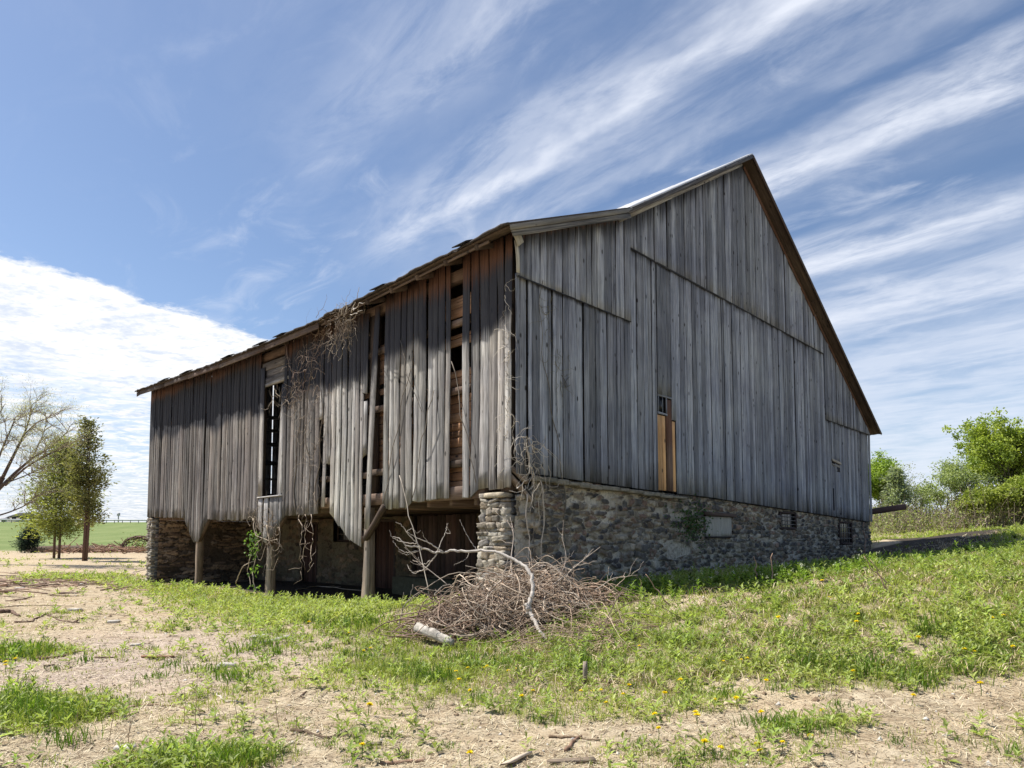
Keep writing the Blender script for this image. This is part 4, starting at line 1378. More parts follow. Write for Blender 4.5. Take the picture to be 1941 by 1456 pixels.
def bunch(x, y, k_, spread):
    n = len(x)
    xx_ = np.repeat(x, k_) + rng.normal(0, 1, n * k_) * np.repeat(spread, k_)
    yy_ = np.repeat(y, k_) + rng.normal(0, 1, n * k_) * np.repeat(spread, k_)
    return xx_, yy_


x, y, z, d = place(62000, 3.9, 60, 1.30, 101, lambda x, y: density(x, y) ** 1.25)
dist = np.hypot(x, y)
bx_, by_ = bunch(x, y, 7, .020 + .004 * dist)
bz_ = H(bx_, by_) - .01
bd = np.repeat(d, 7); dd = np.repeat(dist, 7); n = len(bx_)
h = rng.uniform(.035, .10, n) * (.6 + .7 * bd) * (1 + .02 * dd)
tone = fbm(bx_ * .8, by_ * .8, 55, 3)[:, None]
c = hue(n, (.16, .22, .03), (.33, .39, .07)) * (1 - tone) + hue(n, (.36, .42, .09), (.56, .53, .2)) * tone
blades(gmb, np.stack([bx_, by_, bz_], 1), h, np.maximum(.0042, .00105 * dd) * rng.uniform(.7, 1.4, n), rng.uniform(.1, 1.1, n), rng.uniform(0, 6.28, n), c)
# taller tufts
TUF = [(500, 1225, .22, 50), (530, 1240, .18, 40), (470, 1235, .2, 40), (800, 1290, .26, 90), (835, 1292, .24, 70), (760, 1275, .2, 60), (1110, 1280, .2, 40), (1110, 1270, .24, 40), (1285, 1130, .2, 60), (1500, 1215, .2, 50),
       (1530, 1270, .26, 110), (1640, 1275, .28, 140), (1700, 1250, .15, 40), (1740, 1300, .24, 90), (1820, 1280, .2, 80), (1770, 1200, .22, 120), (1850, 1240, .18, 60), (1900, 1250, .2, 60), (1400, 1250, .18, 60), (1370, 1325, .16, 60),
       (1480, 1385, .2, 110), (1440, 1375, .16, 70), (1560, 1390, .15, 60), (1700, 1410, .09, 40), (1900, 1430, .16, 40), (1300, 1300, .14, 50), (1030, 1370, .12, 60), (905, 1330, .14, 60), (1210, 1420, .12, 50), (60, 1355, .26, 160),
       (20, 1340, .28, 160), (95, 1370, .24, 120), (20, 1235, .22, 120), (55, 1245, .2, 80), (130, 1410, .2, 80), (420, 1450, .24, 160), (470, 1452, .22, 120), (340, 1452, .14, 70), (160, 1255, .15, 30), (298, 1285, .13, 40), (330, 1262, .12, 40),
       (380, 1275, .14, 60), (455, 1292, .15, 70), (430, 1285, .14, 60), (1135, 1115, .2, 60), (1180, 1105, .2, 80), (1230, 1110, .18, 60), (880, 1255, .22, 80), (940, 1265, .22, 80), (1000, 1275, .18, 60), (700, 1250, .18, 60), (650, 1190, .2, 80),
       (700, 1180, .2, 80), (600, 1180, .2, 60), (1240, 1370, .1, 40), (850, 1420, .08, 40), (690, 1390, .08, 40), (620, 1420, .08, 30), (1480, 1310, .12, 40), (1590, 1340, .1, 30), (1360, 1440, .1, 60), (1300, 1455, .12, 60)]
for (tx, ty, th, tn) in TUF:
    p = ground_at(tx, ty)
    dd_ = p[1]
    n = int(tn * 1.2)
    sp = .018 * dd_ * (tn / 80) ** .5
    xx_ = p[0] + rng.normal(0, 1, n) * sp; yy_ = p[1] + rng.normal(0, 1, n) * sp * .8
    hh_ = th * rng.uniform(.45, 1.1, n) * (dd_ / 7) ** .35
    c = hue(n, (.075, .15, .015), (.17, .26, .03))
    blades(gmb, np.stack([xx_, yy_, H(xx_, yy_) - .01], 1), hh_, np.maximum(.005, .0012 * dd_) * rng.uniform(.8, 1.5, n), rng.uniform(.15, .9, n), rng.uniform(0, 6.28, n), c)
# random small tufts everywhere
x, y, z, d = place(2600, 3.9, 26, 1.3, 133, lambda x, y: .03 + .8 * density(x, y))
for k_ in range(len(x)):
    n = int(rng.integers(8, 26)); sp = rng.uniform(.015, .05) * (1 + .03 * y[k_])
    xx_ = x[k_] + rng.normal(0, sp, n); yy_ = y[k_] + rng.normal(0, sp, n)
    th = rng.uniform(.04, .16) * (.5 + .9 * d[k_]) * (1 + .02 * y[k_])
    base_c = hue(1, (.06, .12, .015), (.24, .29, .06))
    blades(gmb, np.stack([xx_, yy_, np.full(n, z[k_] - .01)], 1), th * rng.uniform(.5, 1.1, n), np.full(n, max(.004, .0011 * y[k_])), rng.uniform(.2, 1.2, n), rng.uniform(0, 6.28, n), base_c * rng.uniform(.7, 1.3, (n, 1)))
g_ = gmb.build('grass', M['leaf'])
tag(g_, 'short bright green grass and small tufts over the bank and yard', 'grass', kind='stuff')

# leafy weeds: stems with whorled leaves
wmb = MB()


def weeds(x, y, z, hgt, nl, ll, lw, col):
    n = len(x)
    k_ = nl
    t = np.tile(np.linspace(.15, 1, k_), n)
    X_ = np.repeat(x, k_); Y_ = np.repeat(y, k_); Z_ = np.repeat(z, k_); Hh = np.repeat(hgt, k_)
    lean = rng.normal(0, .18, (n, 2)).repeat(k_, 0)
    P = np.stack([X_ + lean[:, 0] * Hh * t, Y_ + lean[:, 1] * Hh * t, Z_ + Hh * t * .95], 1)
    az = np.tile(np.arange(k_) * 2.4, n) + np.repeat(rng.uniform(0, 6.28, n), k_)
    el = np.interp(t, [0, 1], [.1, 1.0]) + rng.normal(0, .25, n * k_)
    D = np.stack([np.cos(az) * np.cos(el), np.sin(az) * np.cos(el), np.sin(el)], 1)
    L = np.repeat(ll, k_) * np.interp(t, [0, .5, 1], [1, 1, .6]) * rng.uniform(.7, 1.3, n * k_)
    leaves(wmb, P, D, np.tile([0, 0, 1.0], (n * k_, 1)), L, L * lw, np.repeat(col, k_, axis=0) * rng.uniform(.75, 1.25, (n * k_, 1)))


def weed_density(x, y):
    X, Y = tobarn(x, y)
    d = density(x, y)
    n_ = fbm(x * .7, y * .7, 71, 3)
    s_ = (X < .3) & (X > -4.5) & (Y > 2) & (Y < 24)
    bank = (x > .5) & (y > 7.0) & (y < 16)
    return np.clip(d * np.where(s_, .95, np.where(bank, .72, .40)) * (.10 + 1.5 * n_), 0, 1)


x, y, z, d = place(30000, 3.9, 42, 1.25, 301, weed_density)
n = len(x)
ds_ = np.hypot(x, y)
tone = fbm(x * .6, y * .6, 88, 3)[:, None]
c = hue(n, (.14, .22, .045), (.29, .37, .10), .22) * (1 - tone) + hue(n, (.34, .41, .12), (.50, .51, .20), .2) * tone
weeds(x, y, z, rng.uniform(.05, .20, n) * (.7 + .5 * d) * (1 + .012 * ds_), 8, .045 + .0036 * ds_ + rng.uniform(0, .03, n), .36, c)
# crest of the bank: taller pale leafy stems with small white heads
cr = []
for px0 in np.concatenate([rng.uniform(1165, 1700, 190), rng.uniform(1700, 1941, 22), rng.uniform(1440, 1500, 20)]):
    yb_ = np.interp(px0, [1150, 1250, 1430, 1560, 1700, 1941], [1128, 1112, 1098, 1084, 1062, 1028]) + abs(rng.normal(0, 9)) + 4
    cr.append(ground_at(px0, yb_))
cr = np.array(cr); n = len(cr)
hg = rng.uniform(.10, .30, n) * (cr[:, 1] / 12)
weeds(cr[:, 0], cr[:, 1], cr[:, 2], hg, 14, .075 + .002 * cr[:, 1], .42, hue(n, (.13, .22, .03), (.26, .35, .07), .12))
pt = cr[rng.random(n) < .35]
nn = len(pt)
w_o = wmb.build('weed', M['leaf'])
tag(w_o, 'leafy green weeds in front of the barn and over the bank', 'weeds', kind='stuff')
wf_ = MB()
for p in pt:
    k_ = 7; hq = rng.uniform(.16, .32) * (p[1] / 12)
    P = np.array([p[0], p[1], p[2] + hq]) + rng.normal(0, .018 * p[1] / 12, (k_, 3))
    leaves(wf_, P, rng.normal(0, 1, (k_, 3)) + [0, 0, 1], rng.normal(0, 1, (k_, 3)), .025, .022, np.full((k_, 3), .42) * [1, 1.05, .75])
o = wf_.build('weed_flower', M['flower']); tag(o, 'tiny white flower heads on the weeds along the top of the bank', 'flowers', kind='stuff')

# dry straw and litter lying on the ground
smb = MB()
x, y = scatter(95000, 3.8, 26, 1.4, 1.1, 401)
X, Y = tobarn(x, y)
dn = density(x, y)
kp = ((fbm(x * 1.5, y * 1.5, 9, 3) > .40) | (rng.random(len(x)) < .4)) & ~((X > .3) & (Y > 0)) & (rng.random(len(x)) > dn * .35)
x, y = x[kp], y[kp]; n = len(x); z = H(x, y)
az = rng.uniform(0, 6.28, n); L = rng.uniform(.02, .10, n) * (1 + .05 * y)
w = np.maximum(.0022, .00045 * y) * rng.uniform(.7, 1.5, n)
el = rng.uniform(-.05, .3, n)
D = np.stack([np.cos(az) * np.cos(el), np.sin(az) * np.cos(el), np.sin(el)], 1); Sd = np.stack([-np.sin(az), np.cos(az), np.zeros(n)], 1)
P = np.stack([x, y, z + .006], 1)
v = np.stack([P - Sd * w[:, None], P + Sd * w[:, None], P + D * L[:, None] + Sd * w[:, None] * .4, P + D * L[:, None] - Sd * w[:, None] * .4], 1).reshape(-1, 3)
tt = rng.random((n, 1))
c = np.where(tt < .22, np.array([[.13, .085, .05]]), np.where(tt < .6, np.array([[.46, .37, .23]]), np.array([[.62, .54, .38]]))) * rng.uniform(.7, 1.2, (n, 1))
smb.add(v, quads=np.arange(n * 4).reshape(-1, 4), col=np.repeat(c, 4, axis=0))
# upright dead bunches on the bank
x, y, z, d = place(3600, 6, 22, 1.2, 431, lambda x, y: ((x > -.5) & (y > 6.6)) * (fbm(x * .9, y * .9, 15, 3) > .46) * .95)
for k_ in range(len(x)):
    n = 12
    blades(smb, np.stack([x[k_] + rng.normal(0, .05, n), y[k_] + rng.normal(0, .05, n), np.full(n, z[k_])], 1), rng.uniform(.06, .2, n), np.full(n, .004 + .0006 * y[k_]), rng.uniform(.6, 1.6, n), rng.uniform(0, 6.28, n), hue(n, (.35, .25, .15), (.62, .52, .35)))
o = smb.build('straw', M['twig']); tag(o, 'dry straw and leaf litter scattered over the bare ground', 'straw', kind='stuff')
# clods and pebbles
cmb = MB()
x, y = scatter(9000, 3.8, 24, 1.4, 1.1, 451)
X, Y = tobarn(x, y)
kp = (density(x, y) < .35) & ~((X > .3) & (Y > 0)); x, y = x[kp], y[kp]; z = H(x, y); n = len(x)
OCT = np.array([[1, 0, 0], [0, 1, 0], [-1, 0, 0], [0, -1, 0], [0, 0, .8], [0, 0, -.8]]); OT = np.array([[0, 1, 4], [1, 2, 4], [2, 3, 4], [3, 0, 4], [1, 0, 5], [2, 1, 5], [3, 2, 5], [0, 3, 5]])
sz = rng.lognormal(-4.75, .45, n) * (1 + .05 * y)
v = (OCT[None] * rng.uniform(.6, 1.4, (n, 6, 1)) * sz[:, None, None] * rng.uniform(.6, 1.4, (n, 1, 3)) + np.stack([x, y, z], 1)[:, None]).reshape(-1, 3)
tt = rng.random((n, 1)); c = np.where(tt < .12, np.array([[.58, .54, .48]]), np.where(tt < .5, np.array([[.20, .14, .09]]), np.array([[.38, .29, .19]])))
cmb.add(v, tris=(OT[None] + (np.arange(n) * 6)[:, None, None]).reshape(-1, 3), col=np.repeat(c, 6, axis=0))
o = cmb.build('gravel', M['rockm']); tag(o, 'small clods and pebbles on the bare ground', 'gravel', kind='stuff')

# ------------------------------------------------------------------ dandelions (countable)
def make_dandelion():
    r = empty('dandelion', (0, 0, 0))
    a = MB(); tube(a, [(0, 0, 0), (.006, 0, .05), (.004, .004, .10)], .003, 4, col=(.16, .24, .05)); a.build('stem', M['leaf'], r)
    b2 = MB()
    n = 46; az = rng.uniform(0, 6.28, n); el = rng.uniform(.05, 1.3, n)
    D = np.stack([np.cos(az) * np.cos(el), np.sin(az) * np.cos(el), np.sin(el)], 1)
    leaves(b2, np.tile([.004, .004, .10], (n, 1)), D, np.tile([0, 0, 1.], (n, 1)) + rng.normal(0, .2, (n, 3)), .024, .011, hue(n, (.86, .66, .01), (.92, .78, .03), .04))
    b2.build('blossom', M['flower'], r)
    return r


DPX = [(703, 1232), (690, 1244), (850, 1278), (863, 1281), (887, 1274), (915, 1273), (924, 1277), (962, 1279), (980, 1273), (895, 1318), (990, 1335), (1063, 1268), (1100, 1318), (1125, 1317), (1141, 1316), (1192, 1308), (1211, 1233), (1260, 1332),
       (1246, 1368), (1321, 1365), (1322, 1371), (702, 1348), (698, 1352), (890, 1450), (686, 1435), (1560, 1107), (1570, 1143), (1623, 1192), (1630, 1172), (1407, 1261), (1415, 1260), (1340, 1256), (1373, 1262), (1479, 1180), (1881, 1180), (1904, 1182),
       (1850, 1198), (1817, 1241), (1832, 1243), (1846, 1247), (1922, 1238), (1741, 1220), (1783, 1194), (1446, 1369), (1538, 1407), (1440, 1424), (1434, 1429), (1446, 1437), (1483, 1419), (1334, 1433), (1366, 1432), (1248, 1404), (10, 1270), (14, 1262),
       (1728, 1335), (1562, 1360), (1400, 1340), (1355, 1340), (1448, 1303), (1615, 1285), (1320, 1257), (1675, 1270), (585, 1188), (660, 1205), (870, 1300), (1010, 1318), (1290, 1308), (1180, 1330), (1150, 1345), (30, 1258), (1860, 1315)]
proto = make_dandelion()
for n_, (a, b_) in enumerate(DPX):
    if n_ == 0: o = proto
    else:
        o = proto.copy(); COL.objects.link(o)
        for ch in proto.children:
            c_ = ch.copy(); COL.objects.link(c_); c_.parent = o
    p = ground_at(a, b_ + 6)
    sc = rng.uniform(.8, 1.15) * (1.0 + .05 * max(0, p[1] - 6))
    o.location = (p[0], p[1], p[2] - .005); o.rotation_euler = (0, rng.normal(0, .15), rng.uniform(0, 6.28)); o.scale = (sc * 1.15, sc * 1.15, sc * rng.uniform(.7, 1.1))
    tag(o, 'yellow dandelion in bloom in the short grass of the yard or bank', 'dandelion', 'dandelions in the grass')


# ------------------------------------------------------------------ sticks, boards, stones
def crooked(a, b, n=9, amp=.05, zamp=.3):
    a = np.asarray(a, float); b = np.asarray(b, float)
    t = np.linspace(0, 1, n)[:, None]; L = np.linalg.norm(b - a)
    j = np.cumsum(rng.normal(0, amp * L / 3, (n, 3)), 0); j -= t * j[-1]; j -= (1 - t) * j[0]; j[:, 2] *= zamp
    return a + (b - a) * t + j


def ground_stick(name, pts, r0, r1, col, label, cat, group=None, twigs=0):
    P = np.array([ground_at(*p) for p in pts])
    T = np.linspace(0, len(P) - 1, 5 * (len(P) - 1) + 3)
    Q = np.stack([np.interp(T, range(len(P)), P[:, k_]) for k_ in range(3)], 1)
    L = np.linalg.norm(P[-1] - P[0])
    Q[1:-1, :2] += rng.normal(0, .012 * L, (len(Q) - 2, 2))
    Q[:, 2] = H(Q[:, 0], Q[:, 1]) + np.linspace(r0, r1, len(Q)) * .8
    mb = MB(); tube(mb, Q, np.linspace(r0, r1, len(Q)) * rng.uniform(.85, 1.15, len(Q)), 6, col=col)
    for _ in range(twigs):
        i_ = rng.integers(2, len(Q) - 1); d_ = unit(Q[i_] - Q[i_ - 1] + rng.normal(0, .5, 3) * np.linalg.norm(Q[i_] - Q[i_ - 1]))
        e_ = Q[i_] + d_ * L * rng.uniform(.12, .3); e_[2] = H(e_[0], e_[1])[0] + .02 + rng.uniform(0, .05)
        tube(mb, crooked(Q[i_], e_, 6), np.linspace(r1 * .7, r1 * .3, 6), 4, col=col)
    o = mb.build(name, M['bark']); tag(o, label, cat, group)
    return o


BR = (.17, .11, .08); GRY = (.36, .31, .26)
STK = [
    ([(0, 1163), (22, 1163), (37, 1170)], .05, .02, BR, 'thick reddish broken stick at the left edge of the yard', 0),
    ([(28, 1180), (60, 1180), (85, 1165), (120, 1178), (150, 1182)], .018, .012, BR, 'zigzag dark branch lying flat on the left of the dirt yard', 3),
    ([(140, 1181), (160, 1172), (178, 1176)], .018, .01, BR, 'short dark forked stick right of the zigzag branch', 1),
    ([(0, 1152), (60, 1148), (140, 1150)], .012, .008, (.22, .16, .11), 'long thin straight stick beyond the zigzag branch', 0),
    ([(68, 1252), (95, 1249), (122, 1246), (160, 1233)], .022, .008, (.27, .17, .12), 'brown bark strip pointing right beside the yellow green patch', 1),
    ([(180, 1249), (215, 1248)], .015, .01, (.23, .16, .11), 'short brown stick lying level in front of the barn yard gravel', 0),
    ([(268, 1247), (330, 1248)], .018, .016, (.30, .17, .10), 'straight reddish stick lying level in the middle of the gravel', 0),
    ([(83, 1264), (103, 1263)], .014, .01, BR, 'small dark chip of wood below the bark strip', 0),
    ([(200, 1360), (260, 1340), (330, 1340), (388, 1350)], .011, .006, (.26, .17, .11), 'long thin curved brown twig across the near dirt', 0),
    ([(410, 1318), (430, 1333), (462, 1336)], .012, .007, (.55, .48, .40), 'pale forked bleached twig on the near dirt', 1),
    ([(555, 1285), (580, 1288), (617, 1289)], .012, .006, (.30, .2, .14), 'thin reddish twig on sand with a pale tip', 0),
    ([(553, 1388), (580, 1392), (620, 1404), (650, 1396)], .018, .008, (.13, .09, .06), 'dark split branch in the near foreground left of centre', 2),
    ([(570, 1323), (582, 1312)], .012, .006, BR, 'small upturned dark twig on bare sand', 0),
    ([(455, 1365), (480, 1372), (498, 1378)], .008, .004, (.55, .46, .36), 'pale curling strip of bark on the near dirt', 0),
    ([(1040, 1400), (1090, 1403), (1140, 1408)], .012, .006, (.24, .17, .11), 'thin level brown stick near the bottom centre', 0),
    ([(1072, 1428), (1085, 1412), (1102, 1400)], .016, .010, (.26, .16, .11), 'short slanting brown stick propped over the thin level one', 0),
    ([(720, 1452), (760, 1450), (806, 1446)], .014, .012, (.34, .22, .15), 'reddish stick at the very bottom of the picture left of the board', 0),
    ([(1660, 1320), (1700, 1352)], .006, .004, (.55, .47, .36), 'fine pale stalk lying on the sand right of centre', 0),
    ([(20, 1105), (70, 1100), (110, 1108)], .03, .015, (.30, .21, .15), 'weathered crooked branch among the litter below the cedars', 3),
    ([(0, 1092), (50, 1094), (90, 1090)], .03, .02, (.36, .27, .20), 'grey brown limb in the litter at the left edge', 2),
    ([(10, 1125), (45, 1112), (95, 1120)], .025, .01, (.22, .15, .11), 'dark arching twig bundle in the litter at the left', 3),
    ([(95, 1130), (130, 1131), (150, 1131)], .02, .012, BR, 'stub of dark branch lying level right of the litter', 0),
    ([(235, 1098), (255, 1088), (275, 1082)], .03, .015, (.40, .33, .26), 'bleached limb leaning on the ground by the far barn corner', 1),
    ([(165, 1163), (250, 1168)], .01, .005, (.30, .22, .16), 'faint thin twig between the zigzag branch and the barn', 0),
    ([(560, 1120), (600, 1112), (640, 1115), (690, 1122)], .018, .012, (.45, .36, .28), 'bowed pale branch lying at the foot of the log post', 2),
]
for st_ in STK:
    ground_stick('stick', st_[0], st_[1], st_[2], st_[3], st_[4], 'stick', 'sticks lying in the yard', st_[5])


def ground_board(p0, p1, w, t, mat, label, lift=.0):
    a, b_ = ground_at(*p0), ground_at(*p1)
    mb = MB(); d_ = unit(b_ - a); wd = unit(np.cross((0, 0, 1), d_)); nd = np.cross(d_, wd)
    plank(mb, a + nd * (.01 + lift), b_ + nd * (.012 + lift), wd, nd, w, t, nseg=4, rnd=rng.random(), rag=.004, jag=.04)
    o = mb.build('board', mat); tag(o, label, 'board', 'bits of board on the ground')


M['palewood'] = wood_mat('split_board_wood', (.20, .15, .11), (.46, .38, .29), (.66, .58, .47), (.42, .30, .2), .4)
ground_board((1036, 1450), (1128, 1449), .05, .02, M['palewood'], 'splintered tan board lying level at the bottom centre')
ground_board((960, 1456), (1003, 1436), .06, .018, M['palewood'], 'pale tan board slanting away left of the level one', .01)
ground_board((690, 1413), (722, 1417), .02, .012, M['palewood'], 'small pale sliver of wood on the sand near the bottom')
ground_board((1372, 1339), (1398, 1337), .03, .015, M['palewood'], 'white chip of board on the sand right of centre')
ground_board((1045, 1268), (1082, 1262), .10, .02, M['palewood'], 'reddish broken board in the grass before the brush pile')
ground_board((1012, 1285), (1070, 1268), .05, .02, M['palewood'], 'pale lath lying slanted in the grass before the brush pile')
ground_board((1128, 1292), (1160, 1296), .05, .02, M['palewood'], 'short white board end lying right of the upright stake')
ground_board((480, 1213), (500, 1208), .16, .03, M['rake'], 'pale slab of wood on the sand left of the dark green tuft')
ground_board((500, 1222), (548, 1209), .12, .03, M['rake'], 'pale weathered plank in the sparse grass left of centre')
ground_board((1150, 1128), (1165, 1120), .10, .02, M['rake'], 'small white board at the edge of the barn shadow')
# upright stake
p = ground_at(1108, 1298)
mb = MB(); plank(mb, (p[0], p[1], p[2] - .03), (p[0] + .01, p[1] + .01, p[2] + .23), (1, 0, 0), (0, -1, 0), .045, .03, nseg=3, rnd=.3, jag=.02)
o = mb.build('stake', M['palewood']); tag(o, 'short splintered pale stake standing upright in the grass', 'stake')
SPX = [(142, 1159, .12, 'white stone on the dirt left of the yard'), (150, 1158, .07, 'smaller white stone touching the white one on the left'), (215, 1181, .10, 'flat pale stone alone in the middle of the left yard'), (256, 1225, .07, 'pale stone on the gravel patch'), (430, 1265, .10, 'rounded pale stone beside the small grass clumps'),
       (236, 1425, .07, 'white stone in the near left foreground'), (37, 1117, .12, 'white stone among the branches at the left edge'), (160, 1109, .12, 'small white stone below the cedar tree'), (1155, 1285, .05, 'small pale stone right of the upright stake')]
for (a, b_, s_, lb_) in SPX:
    p = ground_at(a, b_); mb = MB(); stone(mb, (0, 0, 0), (s_, s_ * .6, s_ * .34), (.50, .46, .40), .12, rz_=rng.uniform(-.4, .4))
    o = mb.build('stone', M['rockm']); o.location = (p[0], p[1], p[2] + s_ * .15); tag(o, lb_, 'stone', 'pale stones in the yard')
# thin dead stalks standing in the foreground
for (a, b0, b1) in [(243, 1415, 1288), (348, 1320, 1278), (372, 1400, 1310), (385, 1392, 1340), (350, 1372, 1300), (450, 1388, 1310), (205, 1410, 1345), (240, 1405, 1335), (527, 1385, 1325), (563, 1400, 1365), (470, 1400, 1350), (310, 1322, 1260), (140, 1402, 1350), (375, 1320, 1262)]:
    p = ground_at(a, b0); hq = (b0 - b1) / F_PX * p[1]
    mb = MB(); e_ = p + [rng.normal(0, .12) * hq, rng.normal(0, .1), hq]
    tube(mb, crooked(p, e_, 7, .05, 1), np.linspace(.0035, .0016, 7), 4, col=(.33, .24, .15))
    for _ in range(2):
        q_ = p + (e_ - p) * rng.uniform(.4, .9); tube(mb, [q_, q_ + [rng.normal(0, .02), 0, .02], q_ + [rng.normal(0, .04), 0, .05]], .0014, 3, col=(.36, .27, .17))
    o = mb.build('stalk', M['twig']); tag(o, 'thin dead weed stalk standing in the dirt at the lower left', 'stalk', 'dead stalks standing in the near dirt')
for (a, b0, c0, b1, lb_) in [(1640, 1060, 1640, 990, 'reddish crooked sapling standing before the far corner of the barn'), (1440, 1108, 1430, 1055, 'pale broken stalk on the top of the bank before the stone wall'), (1680, 1130, 1640, 1055, 'long thin dead stalk leaning left on the bank at the right'), (1693, 1130, 1652, 1062, 'second thin stalk on the right bank crossing behind the long one'), (1466, 1110, 1466, 1050, 'thin dark upright stem on the bank top'), (1270, 1150, 1225, 1090, 'dry grey stem leaning left over the edge of the shadow')]:
    p = ground_at(a, b0); hq = (b0 - b1) / F_PX * p[1]; e_ = p + [(c0 - a) / F_PX * p[1], 0, hq]
    mb = MB(); tube(mb, crooked(p, e_, 9, .10, 1), np.linspace(.0012, .0006, 9) * p[1], 5, col=(.36, .24, .18))
    o = mb.build('stalk', M['twig']); tag(o, lb_, 'stalk')

# ------------------------------------------------------------------ brush pile, arching branch, white log
def brush(mb, n, cen, rad, seed, col0, col1, rmin=.004, rmax=.012, Lr=(.6, 1.9), curl=.5):
    r = np.random.default_rng(seed)
    for _ in range(n):
        th, u1 = r.uniform(0, 6.28), r.random() ** .5
        p = np.array([cen[0] + math.cos(th) * u1 * rad[0], cen[1] + math.sin(th) * u1 * rad[1], 0])
        top = rad[2] * math.sqrt(max(0, 1 - u1 ** 2)) + .05
        gz0 = float(H(p[0], p[1])[0]); p[2] = gz0 + top * r.random() ** .55
        a = r.uniform(0, 6.28); el = r.normal(0, .28)
        L = r.uniform(*Lr); m_ = 10; st_ = L / m_
        kx = r.normal(0, curl); kz = r.normal(0, .3); out_ = .45 * r.random() if r.random() < .16 else 0
        if out_: el = abs(el) + r.uniform(.2, .9)
        P = [p.copy()]
        for i_ in range(m_):
            a += kx * st_ + r.normal(0, .10); el += kz * st_ + r.normal(0, .08)
            el *= .97
            q_ = P[-1] + st_ * np.array([math.cos(a) * math.cos(el), math.sin(a) * math.cos(el), math.sin(el)])
            e2_ = ((q_[0] - cen[0]) / rad[0]) ** 2 + ((q_[1] - cen[1]) / rad[1]) ** 2
            lim = gz0 + rad[2] * math.sqrt(max(0.02, 1.1 - e2_)) + .08 + out_
            if q_[2] > lim: q_[2] = .6 * q_[2] + .4 * lim; el -= .2
            if e2_ > 1.15: a += .5 * np.sign(kx + .01)
            if q_[2] < gz0 - .25: q_[2] = gz0 - .25; el = abs(el)
            P.append(q_)
        rr = r.uniform(rmin, rmax) * (1.5 if r.random() < .08 else 1); t = r.random()
        c = (np.array(col0) * (1 - t) + np.array(col1) * t) * r.uniform(.45, 1.3)
        tube(mb, P, np.linspace(rr, rr * .45, m_ + 1), 4, col=c, cap=False)


bp_ = MB()
c1_, c2_ = (.24, .155, .105), (.60, .50, .39)
brush(bp_, 470, (-.38, 10.2), (.85, .7, .45), 5, c1_, c2_, curl=2.0)
brush(bp_, 150, (.35, 10.2), (.55, .5, .5), 53, c1_, c2_, curl=2.4, Lr=(.5, 1.6))
brush(bp_, 40, (.05, 10.6), (1.2, .8, .7), 51, (.26, .20, .16), (.50, .44, .37), curl=.3, Lr=(.8, 2.2), rmin=.004, rmax=.011)
brush(bp_, 60, (-.55, 9.9), (.6, .5, .5), 52, c1_, c2_, curl=.9, Lr=(.4, 1.2))
brush(bp_, 430, (.25, 11.0), (.85, .65, .68), 6, c1_, c2_, curl=1.1)
brush(bp_, 200, (.95, 11.1), (.8, .6, .34), 7, (.26, .17, .12), (.50, .38, .28), curl=.8)
brush(bp_, 130, (-.95, 10.1), (.7, .5, .25), 8, (.22, .14, .10), (.42, .31, .24), curl=.8)
brush(bp_, 150, (1.0, 9.0), (.9, .8, .14), 9, (.26, .17, .12), (.5, .38, .28), curl=.6, rmin=.003, rmax=.007)
o = bp_.build('brush_pile', M['twig']); tag(o, 'tangled heap of bare brown vines and twigs in front of the barn corner', 'brush pile')
# dead stems sticking out of the pile
for q_, (pts, r0, lb_) in enumerate([
    ([(975, 1130), (968, 1060), (975, 1010), (960, 985)], .012, 'upright grey sapling rising out of the brush by the stone pillar'),
    ([(1045, 1110), (1090, 1075), (1140, 1035)], .012, 'straight dead stem leaning right out of the brush pile'),
    ([(1100, 1120), (1050, 1075), (1000, 1070)], .010, 'thin stem leaning left across the top of the brush'),
    ([(1125, 1120), (1165, 1095), (1210, 1090)], .009, 'stem ending in a dry seed head at the right of the brush'),
    ([(922, 1232), (930, 1195), (922, 1150)], .014, 'pale bare stick propped upright on the front of the brush'),
    ([(885, 1210), (925, 1180), (950, 1165)], .012, 'slanting brown stick on the front of the brush'),
    ([(755, 1190), (762, 1160), (770, 1140)], .014, 'dark upright stick at the left end of the brush'),
    ([(757, 1192), (735, 1192), (770, 1160), (820, 1140)], .010, 'dark arched twig at the left end of the brush'),
    ([(850, 1110), (800, 1070), (790, 1060)], .008, 'short curved twig rising from the left of the brush'),
    ([(1045, 1125), (1075, 1060), (1065, 1010)], .006, 'slender stem standing against the stone wall')]):
    dp = 10.6 if q_ not in (4, 5) else 9.6
    P = np.array([at(a, b_, dp + .15 * j_) for j_, (a, b_) in enumerate(pts)])
    T = np.linspace(0, len(P) - 1, 14); Q = np.stack([np.interp(T, range(len(P)), P[:, k_]) for k_ in range(3)], 1)
    Q[1:-1] += rng.normal(0, .008, (12, 3))
    Q[:, 0] = np.convolve(np.pad(Q[:, 0], 1, 'edge'), [.25, .5, .25], 'valid'); Q[:, 2] = np.convolve(np.pad(Q[:, 2], 1, 'edge'), [.25, .5, .25], 'valid')
    mb = MB(); c = np.array((.50, .42, .35)) * (.45 if 'dark' in lb_ else 1)
    tube(mb, Q, np.linspace(r0, r0 * .4, 14), 5, col=c)
    for _ in range(6):
        i_ = rng.integers(4, 13); L_ = rng.uniform(.12, .4)
        d_ = unit(Q[i_] - Q[i_ - 2]) + rng.normal(0, .6, 3); e_ = Q[i_] + unit(d_) * L_ + [0, 0, .05]
        tube(mb, crooked(Q[i_], e_, 6, .12, 1), np.linspace(r0 * .45, r0 * .2, 6), 4, col=c)
    o = mb.build('dry_sapling', M['twig']); tag(o, lb_, 'dead stem', 'stems sticking out of the brush pile')


